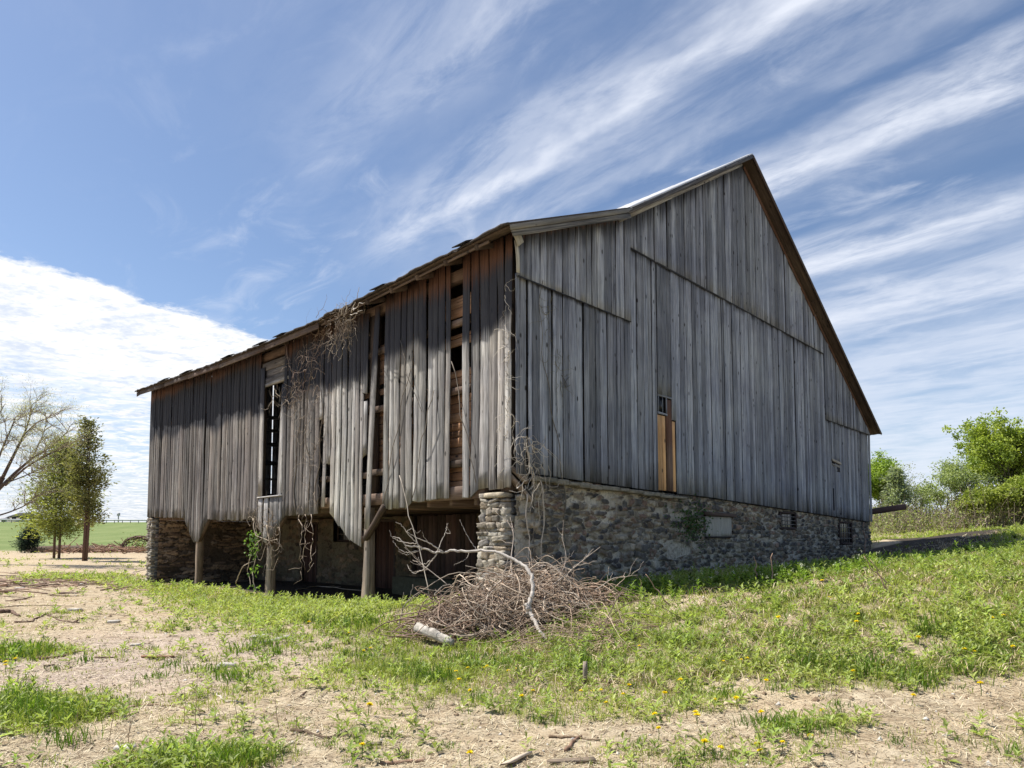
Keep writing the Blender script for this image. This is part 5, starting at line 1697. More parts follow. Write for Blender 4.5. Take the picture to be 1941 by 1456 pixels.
def curve_px(pts, dep):
    P = np.array([at(a, b_, d_) for (a, b_), d_ in zip(pts, dep)])
    T = np.linspace(0, len(P) - 1, 6 * len(P))
    Q = np.stack([np.interp(T, range(len(P)), P[:, k_]) for k_ in range(3)], 1)
    for _ in range(3):
        Q[1:-1] = .25 * Q[:-2] + .5 * Q[1:-1] + .25 * Q[2:]
    return Q


ab = empty('fallen_branch', ground_at(1045, 1240))
tag(ab, 'bleached fallen limb arching over the brush pile towards the left', 'branch')
AB0 = np.array(ab.location)
mb = MB(); wc = (.50, .45, .40)


def limb(pts, dep, r0, r1, col=wc, n=6, jit=.006):
    Q = curve_px(pts, dep); Q[1:-1] += rng.normal(0, jit * 1.3, (len(Q) - 2, 3)); 
    tube(mb, Q - AB0, np.linspace(r0, r1, len(Q)), n, col=col)
    return Q


main = limb([(1000, 1165), (1004, 1140), (1012, 1118), (1006, 1085), (985, 1065), (945, 1047), (900, 1044), (850, 1046), (825, 1048)], [9.45, 9.5, 9.6, 9.75, 9.9, 10.05, 10.2, 10.3, 10.3], .036, .017)
limb([(1068, 1248), (1045, 1222), (1022, 1195), (1006, 1165), (998, 1145)], [8.7, 8.9, 9.1, 9.4, 9.5], .018, .034, col=(.46, .41, .36))
mb.build('trunk', M['bark'], ab)
mb = MB()
br_ = [([(825, 1048), (800, 1038), (770, 1035), (757, 1020), (745, 1018)], .017), ([(800, 1038), (775, 1015), (762, 995), (750, 990)], .010), ([(840, 1046), (815, 1030), (790, 1020), (770, 1008)], .011), ([(790, 1030), (775, 1030), (755, 1025), (742, 1018), (738, 1005)], .008),
       ([(828, 1048), (835, 1030), (845, 1008), (848, 995)], .009), ([(828, 1050), (815, 1068), (800, 1082), (785, 1088), (775, 1078), (772, 1070)], .011), ([(815, 1062), (806, 1070), (796, 1068), (793, 1056)], .008), ([(790, 1045), (770, 1048), (755, 1040), (745, 1025)], .008),
       ([(800, 1042), (785, 1048), (770, 1052), (755, 1045)], .007), ([(890, 1044), (885, 1060), (860, 1072)], .006), ([(905, 1044), (895, 1030), (880, 1005), (872, 985)], .007), ([(770, 1010), (780, 1000), (790, 1012), (798, 1005)], .005),
       ([(845, 1010), (855, 1012), (846, 996), (850, 992)], .005), ([(940, 1046), (930, 1025), (915, 985)], .006), ([(815, 1032), (805, 1020), (800, 1008)], .005)]
for pts, r0 in br_:
    limb(pts, 10.3 + np.linspace(0, rng.uniform(-.35, .35), len(pts)), r0, r0 * .35, n=5, jit=.004, col=(.50, .44, .38))
mb.build('twig', M['bark'], ab)
# white log on the left of the pile
lg = MB(); a = at(790, 1190, 9.6); b_ = at(858, 1218, 9.15)
gl = ground_at(790, 1215)
tapered = [a + (b_ - a) * t + rng.normal(0, .007, 3) for t in np.linspace(0, 1, 12)]
tube(lg, tapered, .078 + rng.normal(0, .009, 12) - np.linspace(0, .02, 12), 12, col=(.58, .53, .46))
for v_i in range(len(lg.v)): lg.v[v_i] = lg.v[v_i] + rng.normal(0, .006, lg.v[v_i].shape)
lg.c[-1] = np.array((.58, .53, .46)) * rng.uniform(.4, 1.1, (len(lg.v[-1]), 1))
o = lg.build('log', M['bark'], smooth=False); tag(o, 'short thick whitish log lying at the left front of the brush pile', 'log')
#PART3
# ================================================================== VINES ON THE BARN
def barnw(X, Y, z):
    return wor(X, Y, z)


def vine_mass(mb, n, path, spread, x0=-.06, depth=.22, Lr=(.25, .9), r0=.008, c0=(.20, .15, .11), c1=(.50, .42, .33), wall='side', seed=1, hang=.35):
    """twigs clinging to a wall around a poly-line path of (along, z)"""
    r = np.random.default_rng(seed); path = np.array(path, float)
    for _ in range(n):
        t = r.uniform(0, len(path) - 1); i_ = min(int(t), len(path) - 2)
        b0 = path[i_] + (path[i_ + 1] - path[i_]) * (t - i_); sp = spread[i_] + (spread[i_ + 1] - spread[i_]) * (t - i_)
        a = b0 + r.normal(0, 1, 2) * sp
        dpt = abs(r.normal(0, depth * .5)); L = r.uniform(*Lr); m_ = 9; st_ = L / m_
        th = r.uniform(0, 6.28) if r.random() > hang else -math.pi / 2 + r.normal(0, .5)
        kk = r.normal(0, 3.2); P = []
        for j_ in range(m_ + 1):
            pos = (-x0 + dpt)
            P.append(barnw(-pos, a[0], a[1]) if wall == 'side' else barnw(a[0], -pos, a[1]))
            th += kk * st_ + r.normal(0, .32); a = a + st_ * np.array([math.cos(th), math.sin(th)])
            dpt = max(0.0, dpt + r.normal(0, .02))
        t_ = r.random(); rr = r0 * r.uniform(.4, 1.2)
        tube(mb, P, np.linspace(rr, rr * .35, m_ + 1), 3, col=(np.array(c0) * (1 - t_) + np.array(c1) * t_) * r.uniform(.8, 1.2), cap=False)


vm_ = MB()
vine_mass(vm_, 120, [(6.6, 6.75), (6.9, 6.3), (7.5, 5.9), (8.1, 5.5)], [.25, .38, .45, .4], depth=.35, seed=3, r0=.0065, c0=(.16, .10, .08), c1=(.44, .34, .27))
vine_mass(vm_, 75, [(7.6, 5.6), (7.4, 4.8), (7.6, 4.0), (7.3, 3.2), (7.5, 2.4)], [.5, .5, .5, .5, .45], depth=.10, seed=4, hang=.5, r0=.006, c0=(.16, .12, .09), c1=(.46, .38, .30))
vine_mass(vm_, 22, [(8.2, 5.4), (9.2, 5.35)], [.2, .22], depth=.2, seed=5)
for a in (6.9, 7.5, 8.1):
    P = [barnw(-.06 - .02 * math.sin(z * 3 + a), a + .12 * math.sin(z * 1.7 + a * 5) + .05 * math.sin(z * 5), z) for z in np.linspace(2.2, 6.2, 26)]
    tube(vm_, P, np.linspace(.018, .007, 26), 5, col=(.22, .18, .145))
o = vm_.build('dead_vine', M['twig']); tag(o, 'big tangle of dry vines climbing the long side right of the tall narrow opening', 'vine')
vm_ = MB()
vine_mass(vm_, 130, [(5.0, 6.95), (5.25, 6.6), (5.5, 6.45)], [.16, .22, .18], x0=-.25, depth=.4, Lr=(.2, .6), seed=8, r0=.0065)
for _ in range(6):
    a = rng.uniform(4.5, 5.2); z = rng.uniform(6.7, 7.0)
    tube(vm_, crooked(barnw(-.5, a, z), barnw(-.6, a - rng.uniform(.1, .7), z + rng.uniform(-.5, .45)), 7, .1, 1), np.linspace(.012, .004, 7), 4, col=(.55, .50, .44))
o = vm_.build('dead_vine', M['twig']); tag(o, 'nest of dry twigs hanging from the roof edge above the log post', 'vine')
vm_ = MB()
vine_mass(vm_, 46, [(10.9, 2.3), (10.0, 2.0), (9.4, 1.7), (9.0, 1.6)], [.2, .2, .2, .2], depth=.3, Lr=(.4, 1.1), r0=.011, seed=9, hang=.2)
for pts in ([(9.9, 1.5), (10.4, 1.2), (10.9, .55), (10.6, .1)], [(10.5, 2.1), (10.2, 1.6), (9.5, 1.45), (8.9, 1.5)], [(11.6, .15), (11.0, .7), (10.5, .85)], [(9.6, 1.9), (9.2, 1.3), (9.3, .7)], [(10.1, -.1), (10.35, .5), (10.2, 1.3), (10.5, 2.1)]):
    pts = np.array(pts); T = np.linspace(0, len(pts) - 1, 16)
    P = [barnw(-.16 - .05 * math.sin(t * 2), np.interp(t, range(len(pts)), pts[:, 0]) + rng.normal(0, .015), np.interp(t, range(len(pts)), pts[:, 1])) for t in T]
    tube(vm_, P, np.linspace(.016, .008, 16), 5, col=(.46, .38, .29))
vroot = vm_.build('dead_vine', M['twig']); tag(vroot, 'vine with a few fresh green leaves wound round the middle post of the overhang', 'vine')
lv = MB(); n = 130
zz = np.concatenate([rng.uniform(.95, 1.75, 90), rng.uniform(.45, .75, 20), rng.uniform(-.15, .2, 20)])
yy = 10.35 + rng.normal(0, .13, n) + (1.5 - zz) * -.12
P = np.array([barnw(-.22 + rng.normal(0, .08), a, b_) for a, b_ in zip(yy, zz)])
leaves(lv, P, rng.normal(0, 1, (n, 3)) + [0, -.3, -.5], rng.normal(0, .5, (n, 3)) + [-.7, -.7, .4], rng.uniform(.07, .12, n), rng.uniform(.05, .09, n), hue(n, (.10, .20, .03), (.22, .33, .07)))
o = lv.build('leaves', M['leaf'], vroot)
vm_ = MB()
for a0, z1 in ((7.3, .6), (7.9, .9), (7.6, .4)):
    P = []; a = a0; z = 2.15
    while z > z1:
        P.append(barnw(-.05 + rng.normal(0, .01), a, z)); a += rng.normal(0, .07); z -= .10
    tube(vm_, P, np.linspace(.012, .007, len(P)), 4, col=(.45, .36, .28))
    for q_ in P[2::3]:
        tube(vm_, crooked(q_, q_ + rng.normal(0, .2, 3), 5, .15, 1), np.linspace(.006, .003, 5), 3, col=(.45, .36, .28))
o = vm_.build('dead_vine', M['twig']); tag(o, 'bare vine strands dangling under the overhang before the red brown door', 'vine')
vm_ = MB()
vine_mass(vm_, 40, [(.1, 6.3), (.05, 5.2), (.05, 4.2), (.1, 3.2)], [.05, .05, .06, .1], x0=-.03, depth=.14, Lr=(.15, .5), c0=(.42, .37, .30), c1=(.66, .60, .52), seed=12)
vine_mass(vm_, 55, [(.1, 3.4), (.25, 2.9), (.35, 2.5)], [.12, .2, .2], x0=-.10, depth=.3, Lr=(.3, .9), c0=(.42, .36, .28), c1=(.66, .60, .52), seed=13, wall='gable', r0=.010)
for pts in ([(.22, 2.35), (.20, 1.9), (.30, 1.5), (.28, .9)], [(.2, 3.3), (.3, 2.9), (.42, 2.5), (.30, 2.1)], [(.62, 2.6), (.7, 1.9), (.6, 1.2), (.65, .6)]):
    pts = np.array(pts); T = np.linspace(0, len(pts) - 1, 14)
    P = [barnw(np.interp(t, range(len(pts)), pts[:, 0]) + rng.normal(0, .012), -.16, np.interp(t, range(len(pts)), pts[:, 1])) for t in T]
    tube(vm_, P, np.linspace(.014, .007, 14), 5, col=(.52, .45, .37))
o = vm_.build('dead_vine', M['twig']); tag(o, 'pale bare vine clinging to the near corner of the barn above the pillar', 'vine')
vm_ = MB()
vine_mass(vm_, 34, [(.8, 6.2), (.95, 5.6), (1.2, 4.9), (1.5, 4.4)], [.10, .14, .15, .1], x0=-.09, depth=.05, Lr=(.15, .6), c0=(.12, .11, .08), c1=(.24, .22, .13), seed=15, wall='gable', r0=.006, hang=.6)
P = [barnw(1.0 + .35 * math.sin(z * .8) + .04 * math.sin(z * 6), -.12, z) for z in np.linspace(1.3, 6.5, 40)]
tube(vm_, P, np.linspace(.012, .005, 40), 4, col=(.16, .14, .11))
P = [barnw(1.25 + .28 * t + .1 * math.sin(t * 6), -.12, 4.75 - .22 * math.sin(t * 3.14)) for t in np.linspace(0, 1, 12)]
tube(vm_, P, .007, 4, col=(.08, .07, .06))
o = vm_.build('dead_vine', M['twig']); tag(o, 'thin dark vine creeping up the grey gable boards near the corner', 'vine')
# loose cords across the boards of the long side
wm = MB()
for (ya, za, yb, zb) in ((3.0, 5.2, 4.0, 2.3), (2.2, 4.6, 2.9, 2.4), (1.65, 5.1, .9, 2.6), (2.6, 4.2, 3.4, 5.9)):
    tube(wm, crooked(barnw(-.07, ya, za), barnw(-.07, yb, zb), 12, .03, 1), .009, 4, col=(.20, .17, .14))
tube(wm, crooked(barnw(-.09, 3.35, 2.9), barnw(-.5, 1.75, .4), 12, .012, 1), .011, 4, col=(.40, .35, .29))
o = wm.build('dead_vine', M['twig']); tag(o, 'thin straight vine stems crossing the boards between the log post and the corner', 'vine')

# ================================================================== TREES
def grow(tb, tips, p, d, L, r, lev, maxlev, nkids, spread, up, col, seg=6, wob=.12):
    pts = [np.array(p, float)]; d = unit(d)
    for i_ in range(seg):
        d = unit(d + rng.normal(0, wob, 3) + np.array([0, 0, up]))
        pts.append(pts[-1] + d * L / seg)
    rr = np.linspace(r, r * (.5 if lev < maxlev else .25), seg + 1)
    tube(tb, pts, rr, 6 if lev == 0 else (4 if lev < 3 else 3), col=col, cap=False)
    if lev >= maxlev:
        tips.append((pts[-1], d)); tips.append((pts[seg // 2], d))
        return
    for k_ in range(nkids[lev]):
        t = rng.uniform(.3, 1.0); i_ = min(int(t * seg), seg - 1); q_ = pts[i_] + (pts[i_ + 1] - pts[i_]) * (t * seg - i_)
        ax = rng.normal(0, 1, 3); ax = unit(np.cross(d, ax))
        dd_ = unit(d * math.cos(spread) + ax * math.sin(spread))
        grow(tb, tips, q_, dd_, L * rng.uniform(.5, .78), rr[i_] * .6, lev + 1, maxlev, nkids, spread, up, col, seg, wob)


def decid(name, px, base_y, top_y, width, depth, seed, lo, hi, leaf, nleaf, label, bare=0.0, lowcrown=.25, kids=(6, 5, 4), up=.07, spr=.75, bark=(.13, .11, .09), tr=.02, clump=.45, group=None):
    global rng
    keep = rng; rng = np.random.default_rng(seed)
    b = at(px, base_y, depth); gz = float(H(b[0], b[1])[0])
    top = at(px, top_y, depth)[2]; Ht = top - gz; Wd = width / F_PX * depth
    root = empty(name, (b[0], b[1], gz)); tag(root, label, 'tree', group)
    tb = MB(); tips = []
    tl_ = Ht * .45
    grow(tb, tips, (0, 0, -.2), (rng.normal(0, .05), 0, 1), tl_ * 1.4, Ht * tr, 0, 3, kids, spr, up, bark)
    # fit crown to the size seen in the photo
    T = np.array([t[0] for t in tips]); cz = T[:, 2].max(); cxr = np.percentile(np.abs(T[:, 0]), 97)
    sx = (Wd / 2) / max(cxr, .1); sz = Ht / cz
    for i_ in range(len(tb.v)):
        tb.v[i_] = tb.v[i_] * np.array([sx, sx, sz])
    T = T * np.array([sx, sx, sz])
    tb.build('trunk', M['bark'], root)
    T = T[(T[:, 2] > Ht * lowcrown) & (rng.random(len(T)) > bare)]
    lm = MB(); per = max(1, nleaf // max(1, len(T)))
    P = np.repeat(T, per, 0); n = len(P)
    ph = rng.uniform(.6, 1.4, (len(T), 1)).repeat(per, 0)
    P = P + rng.normal(0, clump * Wd / 7, (n, 3)) * np.array([1, 1, .75]) * ph
    D = rng.normal(0, 1, (n, 3)) + [0, 0, .2]
    tone = np.repeat(rng.random((len(T), 1)), per, 0)
    c = (np.array(lo)[None] * (1 - tone) + np.array(hi)[None] * tone) * rng.uniform(.75, 1.25, (n, 1))
    leaves(lm, P, D, rng.normal(0, 1, (n, 3)) + [0, 0, .8], leaf * rng.uniform(.6, 1.3, n), leaf * .7 * rng.uniform(.7, 1.2, n), c)
    lm.build('crown', M['leaf'], root)
    rng = keep
    return root


def conif(name, px, base_y, top_y, width, depth, seed, lo, hi, label, leaf=.16, crown0=.1, dens=1.0, taper=1.0, trunks=((0, 0),), bark=(.15, .10, .08), group=None, cat='tree', bulge=.35):
    global rng
    keep = rng; rng = np.random.default_rng(seed)
    b = at(px, base_y, depth); gz = float(H(b[0], b[1])[0])
    Ht = at(px, top_y, depth)[2] - gz; Wd = width / F_PX * depth
    root = empty(name, (b[0], b[1], gz)); tag(root, label, cat, group)
    tb = MB(); lm = MB()
    for (tx, ty) in trunks:
        pts = [(tx + rng.normal(0, .03) - tx * .5 * t, ty * (1 - t), -.2 + Ht * (.2 + .78 * t) if t else -.2) for t in np.linspace(0, 1, 8)]
        tube(tb, pts, np.linspace(Ht * .011, .015, 8), 7, col=bark)
    nb = int(90 * dens)
    PP = []; DD = []
    for k_ in range(nb):
        t = rng.random() ** .9; z = Ht * (crown0 + (1 - crown0) * t)
        s_ = np.interp(t, [0, bulge, 1], [.72, 1, .06]) ** taper
        L = Wd / 2 * s_ * rng.uniform(.55, 1.15); a = rng.uniform(0, 6.28)
        d = np.array([math.cos(a), math.sin(a), rng.uniform(.05, .6)])
        P = [np.array([0, 0, z]) + d * L * q_ - np.array([0, 0, .12 * L * q_ * q_]) for q_ in np.linspace(0, 1, 5)]
        tube(tb, P, np.linspace(.022, .006, 5) * Ht / 9, 3, col=bark, cap=False)
        m_ = int(40 * (.35 + s_))
        q_ = rng.uniform(.25, 1.05, m_)
        c_ = np.array([0, 0, z]) + d * (L * q_)[:, None]
        PP.append(c_ + rng.normal(0, .10 * Wd / 2 + .05, (m_, 3))); DD.append(np.tile(d, (m_, 1)) + rng.normal(0, .6, (m_, 3)))
    P = np.concatenate(PP); D = np.concatenate(DD); n = len(P)
    tone = fbm(P[:, 0] * 1.5 + 9, P[:, 2] * 1.2, seed, 3)[:, None]; tone = np.clip((tone - .3) * 2.2, 0, 1)
    c = (np.array(lo) * (1 - tone) + np.array(hi) * tone) * rng.uniform(.7, 1.25, (n, 1))
    leaves(lm, P, D, rng.normal(0, 1, (n, 3)) + [0, 0, .5], leaf * rng.uniform(.6, 1.4, n), leaf * .42, c)
    tb.build('trunk', M['bark'], root); lm.build('crown', M['leaf'], root)
    rng = keep
    return root


# left group
conif('cedar_tree', 158, 1064, 799, 74, 41, 11, (.15, .15, .06), (.32, .31, .13), 'tall slim cedar with a bare lower trunk nearest the barn on the left', leaf=.20, crown0=.24, dens=1.45, trunks=((0, 0), (.14, .1)), taper=.7, bark=(.13, .08, .065), bulge=.45)
conif('cedar_tree', 112, 1046, 838, 128, 46, 12, (.18, .21, .05), (.44, .46, .14), 'broad yellow green cedar with two trunks left of the slim one', leaf=.20, crown0=.17, dens=4.0, trunks=((0, 0), (-.45, .1)), taper=.75, bulge=.22)
conif('spruce_shrub', 54, 1036, 1003, 42, 58, 13, (.02, .035, .03), (.045, .07, .055), 'small dark blue green spruce bush alone on the field edge', leaf=.17, crown0=.03, dens=1.6, taper=1.0, cat='shrub', bulge=.25)
# bare willow at the left edge
wb = at(-70, 1060, 36); wgz = float(H(wb[0], wb[1])[0])
wil = empty('willow_tree', (wb[0], wb[1], wgz)); tag(wil, 'large nearly bare willow with pale budding twigs reaching in from the left edge', 'tree')
WB = np.array([wb[0], wb[1], wgz]); keep = rng; rng = np.random.default_rng(99)
tb = MB(); tips = []; wbk = (.10, .075, .065)
LIMBS = [([(-70, 1075), (-62, 1010), (-40, 960), (-12, 930), (5, 905)], .42, .22), ([(5, 905), (25, 865), (45, 825), (56, 795), (60, 768)], .16, .03), ([(-5, 930), (30, 895), (62, 868), (100, 845), (128, 818)], .17, .03), ([(10, 920), (50, 885), (90, 862), (132, 843)], .12, .03),
         ([(-30, 985), (15, 972), (45, 960), (72, 938)], .09, .03), ([(-20, 925), (0, 860), (20, 815), (30, 790)], .12, .03), ([(45, 825), (70, 800), (100, 790)], .07, .02), ([(0, 920), (40, 905), (75, 890), (90, 885)], .07, .02), ([(-40, 960), (-60, 880), (-40, 800), (-20, 760)], .2, .04), ([(-62, 1010), (-120, 900), (-150, 820)], .22, .05),
         ([(-30, 860), (-10, 800), (10, 765)], .09, .02), ([(60, 868), (80, 830), (88, 800)], .06, .02)]
for pts, r0, r1 in LIMBS:
    big = r0 > .3; r0 *= .58; r1 *= .6
    dep = 36 + np.linspace(0, rng.normal(0, 1.4), len(pts))
    Q = curve_px(pts, dep) - WB
    tube(tb, Q, np.linspace(r0, r1, len(Q)), 7, col=wbk)
    if big: continue
    for _ in range(14 if r0 > .06 else 10):
        i_ = rng.integers(len(Q) // 4, len(Q)); d = unit(Q[min(i_ + 1, len(Q) - 1)] - Q[i_ - 1]) + rng.normal(0, .55, 3)
        grow(tb, tips, Q[i_], d, rng.uniform(.5, 1.3), .026, 1, 3, (0, 4, 4), .55, .02, (.26, .21, .17), 5, .16)
tb.build('trunk', M['bark'], wil)
T = np.array([t[0] for t in tips]); Dt = np.array([t[1] for t in tips]); per = 3
P = np.repeat(T, per, 0); n = len(P); P = P + rng.normal(0, .17, (n, 3))
lm = MB(); leaves(lm, P, np.repeat(Dt, per, 0) + rng.normal(0, .5, (n, 3)), rng.normal(0, 1, (n, 3)), .10 * rng.uniform(.6, 1.4, n), .02, hue(n, (.38, .36, .24), (.55, .54, .40)))
lm.build('crown', M['leaf'], wil)
rng = keep

# right group beyond the bank
G1 = 'trees along the field edge on the right'
LG = dict(lo=(.17, .26, .04), hi=(.38, .48, .09))
decid('leafy_tree', 1678, 1004, 858, 88, 52, 41, LG['lo'], LG['hi'], .19, 15000, 'bright green tree just right of the barn behind the jutting beam', tr=.016, kids=(7, 5, 4), group=G1)
conif('pale_spruce', 1700, 1003, 890, 56, 50, 42, (.20, .25, .15), (.42, .46, .32), 'grey green feathery tree leaning against the bright one behind the jutting beam', leaf=.26, crown0=.05, dens=1.3, taper=.8, group=G1)
decid('leafy_tree', 1798, 1004, 868, 104, 50, 43, (.24, .30, .12), (.42, .47, .22), .15, 7500, 'thin grey green tree in the middle of the gap on the right', bare=.25, tr=.012, bark=(.19, .16, .13), group=G1)
decid('leafy_tree', 1748, 1004, 885, 84, 52, 44, (.30, .30, .17), (.44, .45, .27), .12, 3000, 'nearly bare grey brown tree left of the thin grey green one', bare=.45, tr=.012, bark=(.22, .18, .15), group=G1)
decid('leafy_tree', 1912, 1004, 796, 140, 50, 45, (.18, .25, .04), (.44, .50, .10), .20, 26000, 'tallest yellow green tree at the right edge of the picture', tr=.016, kids=(10, 6, 4), up=.13, spr=.6, lowcrown=.10, clump=.26, group=G1)
decid('leafy_tree', 1985, 1006, 815, 150, 53, 46, (.18, .24, .035), (.42, .47, .10), .20, 20000, 'yellow green tree cut off by the right edge behind the tallest one', kids=(10, 6, 4), up=.13, spr=.6, lowcrown=.10, clump=.26, group=G1)
decid('leafy_tree', 1868, 1008, 925, 95, 46, 47, (.15, .20, .035), (.36, .40, .08), .17, 10000, 'low round green tree in front of the tallest one', kids=(9, 6, 4), up=.1, spr=.7, lowcrown=.05, clump=.32, tr=.012, group=G1)
decid('leafy_tree', 1945, 1010, 900, 90, 45, 48, (.18, .24, .035), (.42, .47, .10), .17, 15000, 'low yellowish bush like tree at the right edge', kids=(9, 6, 4), up=.1, spr=.7, lowcrown=.05, clump=.32, tr=.012, group=G1)
decid('leafy_tree', 1835, 1006, 935, 80, 52, 50, (.17, .23, .05), (.36, .42, .10), .16, 6500, 'low bush like tree filling the gap left of the tallest tree', kids=(9, 6, 4), lowcrown=.03, clump=.34, tr=.012, group=G1)
decid('leafy_tree', 1912, 1008, 945, 90, 48, 51, (.16, .22, .045), (.34, .40, .09), .16, 7000, 'low green tree below the tallest one at the grass edge', kids=(9, 6, 4), lowcrown=.03, clump=.34, tr=.012, group=G1)
decid('bare_tree', 1832, 1003, 868, 80, 57, 49, (.2, .18, .13), (.3, .28, .2), .16, 700, 'bare pale branches showing left of the tallest tree', bare=.6, tr=.010, bark=(.30, .26, .22), group=G1)
# scrub along the foot of the trees: nobody could count the stems
sc = MB(); sl = MB()
rng = np.random.default_rng(77)
for _ in range(1150):
    px0 = rng.uniform(1640, 2060); dp = rng.uniform(43, 60)
    b_ = at(px0, 1000, dp); z = float(H(b_[0], b_[1])[0]); hgt = rng.uniform(.5, 1.9) * (1.0 if px0 < 1820 else 1.5)
    e_ = np.array([b_[0] + rng.normal(0, .5), b_[1] + rng.normal(0, .5), z + hgt]); s0 = np.array([b_[0], b_[1], z - .1])
    P = crooked(s0, e_, 6, .12, 1)
    tube(sc, P, np.linspace(.03, .008, 6), 3, col=np.array((.32, .26, .19)) * rng.uniform(.6, 1.5), cap=False)
    for _k in range(3):
        q_ = P[rng.integers(2, 6)]; tube(sc, crooked(q_, q_ + rng.normal(0, .4, 3) + [0, 0, .3], 4, .1, 1), np.linspace(.012, .005, 4), 3, col=np.array((.26, .2, .15)) * rng.uniform(.6, 1.4), cap=False)
    m_ = int(rng.integers(4, 22)); c_ = s0 + (e_ - s0) * rng.uniform(.1, 1, (m_, 1)) + rng.normal(0, .35, (m_, 3))
    leaves(sl, c_, rng.normal(0, 1, (m_, 3)), rng.normal(0, 1, (m_, 3)) + [0, 0, .5], .17, .12, hue(m_, (.20, .24, .08), (.36, .38, .15)))
o = sc.build('scrub', M['twig']); tag(o, 'brown leafless scrub along the foot of the trees on the right', 'scrub', kind='stuff')
o = sl.build('scrub_leaves', M['leaf']); tag(o, 'sparse dull green leaves on the scrub under the right hand trees', 'scrub', kind='stuff')

# mound plants behind the barn shadow on the right, reddish litter
# ------------------------------------------------------------------ far left: guard rail, pole, house
gr = empty('guard_rail', at(140, 992, 150)); tag(gr, 'long pale roadside guard rail on the skyline at the far left', 'guard rail')
mb = MB(); g0 = np.array(gr.location)
pa, pb = at(-60, 991, 152), at(300, 994, 150)
za, zb = [float(H(p[0], p[1])[0]) for p in (pa, pb)]
def railpt(t, dz): 
    p = pa + (pb - pa) * t; return np.array([p[0], p[1], float(H(p[0], p[1])[0]) + dz]) - g0
T = np.linspace(0, 1, 20)
for dz in (.62, .74): tube(mb, [railpt(t, dz) for t in T], .10, 4, col=(.62, .62, .60))
mb.build('rail', M['plaster'], gr)
for t in np.linspace(0.02, .98, 24):
    mb = MB(); tube(mb, [railpt(t, -.3), railpt(t, .3), railpt(t, .7)], .09, 4, col=(.35, .32, .28)); mb.build('post', M['plaster'], gr)
p = at(224, 994, 158); mb = MB(); z = float(H(p[0], p[1])[0]); tube(mb, [(p[0], p[1], z - .2), (p[0], p[1], z + 1), (p[0], p[1], z + 2.3)], [.14, .13, .12], 6, col=(.40, .38, .36))
mb.box((p[0] - .35, p[1] - .1, z + 1.6), (p[0] + .35, p[1] + .1, z + 2.3), col=(.45, .45, .47))
o = mb.build('utility_box', M['plaster']); tag(o, 'small grey post with a box on the skyline between the cedar and the barn', 'post')


def house(px, wpx, base_y, dep, wallh, roofh, wc_, rc_, label):
    p = at(px, base_y, dep); z = float(H(p[0], p[1])[0]); w = wpx / F_PX * dep
    r = empty('house', (p[0], p[1], z)); tag(r, label, 'house')
    a = MB(); a.box((-w / 2, -3, -1), (w / 2, 3, wallh), col=wc_); a.build('wall', M['plaster'], r)
    a = MB(); e = .4
    a.add([(-w / 2 - e, -3.4, wallh), (w / 2 + e, -3.4, wallh), (w / 2 + e, 3.4, wallh), (-w / 2 - e, 3.4, wallh), (-w / 2 + 1, 0, wallh + roofh), (w / 2 - 1, 0, wallh + roofh)], quads=[[0, 1, 5, 4], [2, 3, 4, 5], [3, 2, 1, 0]], tris=[[1, 2, 5], [3, 0, 4]], col=rc_)
    a.build('roof', M['shingle'], r)
    for x_ in (-.25, .2):
        a = MB(); a.box((x_ * w, -3.05, .8), (x_ * w + 1.2, -3.003, 1.8), col=(.05, .05, .06)); a.build('window', M['glass'], r)


house(46, 34, 992, 185, 1.6, 1.5, (.35, .33, .30), (.05, .05, .05), 'low far house with a dark hipped roof on the skyline behind the willow')
house(12, 26, 991, 200, 1.8, 1.0, (.75, .75, .74), (.35, .35, .36), 'low white farm shed on the skyline at the far left edge')
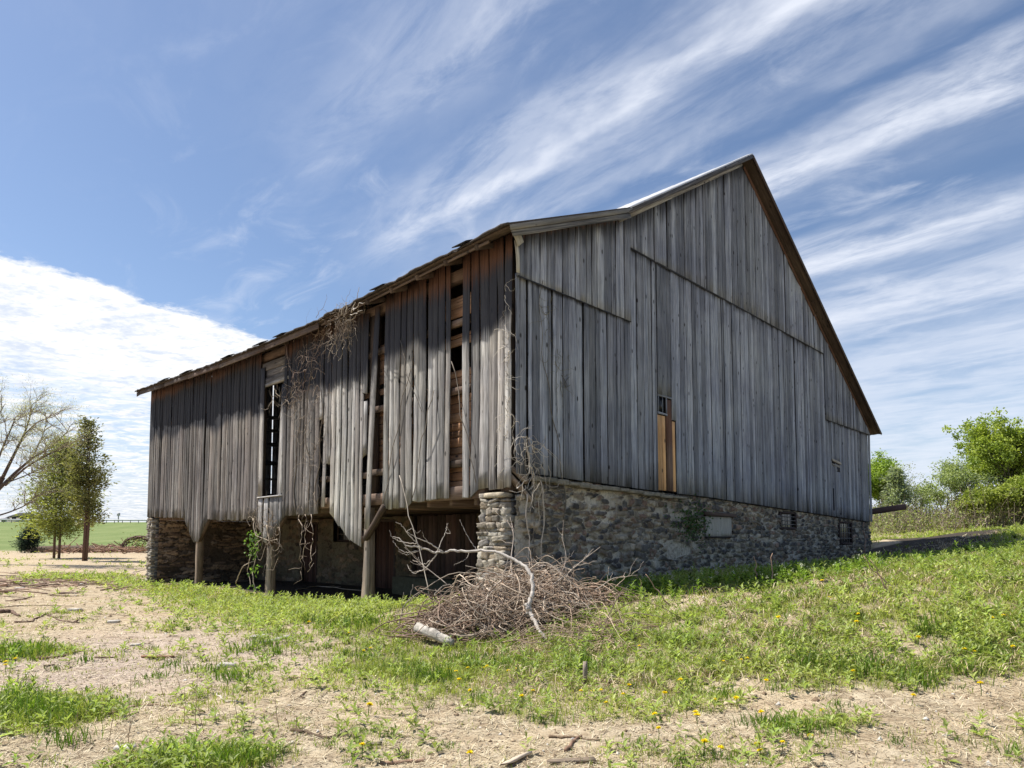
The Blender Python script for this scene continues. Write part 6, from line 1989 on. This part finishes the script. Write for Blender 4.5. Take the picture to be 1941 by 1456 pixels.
# windrow of red-brown litter at the edge of the field and twiggy hump by the far barn corner
lw = MB(); rng = np.random.default_rng(5)
for _ in range(420):
    a = rng.uniform(100, 278); b0 = 1046 + rng.normal(0, 2.0); p = ground_at(a, b0)
    d = rng.normal(0, 1, 3) * [1, 1, .25]; d = unit(d) * rng.uniform(.4, 1.6)
    tube(lw, crooked(p + [0, 0, rng.uniform(0, .5)], p + d + [0, 0, rng.uniform(0, .4)], 4, .1, .6), .045, 3, col=np.array((.26, .16, .11)) * rng.uniform(.6, 1.6), cap=False)
o = lw.build('branch_windrow', M['twig']); tag(o, 'low reddish row of raked branches along the edge of the green field', 'brush row')
hb = MB(); hl = MB(); hp = ground_at(262, 1046); rad = 1.0 * hp[1] / 40
for k_ in range(46):
    a = rng.uniform(.1, 3.0); r_ = rad * rng.uniform(.75, 1.1)
    P = [hp + np.array([math.cos(t) * r_ * 1.1, rng.normal(0, .1), math.sin(t) * r_ * .9]) for t in np.linspace(a, a + rng.uniform(.4, 1.2), 7)]
    tube(hb, P, np.linspace(.05, .02, 7), 4, col=np.array((.16, .10, .08)) * rng.uniform(.6, 1.4), cap=False)
o = hb.build('bent_shrub', M['bark']); tag(o, 'round bent shrub with dark arching stems behind the far barn corner', 'shrub')
m_ = 420; c_ = hp + rng.normal(0, .42 * rad, (m_, 3)) * [1, 1, .7] + [0, 0, .45 * rad]
leaves(hl, c_, rng.normal(0, 1, (m_, 3)), rng.normal(0, 1, (m_, 3)) + [0, 0, .5], .14, .1, hue(m_, (.14, .18, .05), (.28, .30, .10))); hl.build('leaves', M['leaf'], o)
# root mound under the two trunked cedar
mb = MB(); p = ground_at(115, 1046); stone(mb, (0, 0, 0), (2.6, 1.3, .55), (.13, .09, .065), .06)
o = mb.build('soil_mound', M['bark']); o.location = tuple(p); tag(o, 'dark mound of soil round the roots of the broad cedar', 'mound')
# litter of branches at the left edge (one heap)
mb = MB(); lp = ground_at(45, 1105)
for _ in range(260):
    p = lp + [rng.normal(0, 2.6), rng.normal(0, 3.2), 0]; p[2] = H(p[0], p[1])[0] + .02
    a = rng.uniform(0, 6.28); L = rng.uniform(.3, 1.6); e_ = p + [math.cos(a) * L, math.sin(a) * L, 0]; e_[2] = H(e_[0], e_[1])[0] + rng.uniform(0, .12)
    tube(mb, crooked(p, e_, 6, .12, .4), np.linspace(.016, .008, 6) * rng.uniform(.7, 2), 4, col=np.array((.34, .24, .18)) * rng.uniform(.5, 1.6), cap=False)
o = mb.build('branch_litter', M['twig']); tag(o, 'spread of broken branches and bark littering the far left dirt', 'branch litter', kind='stuff')
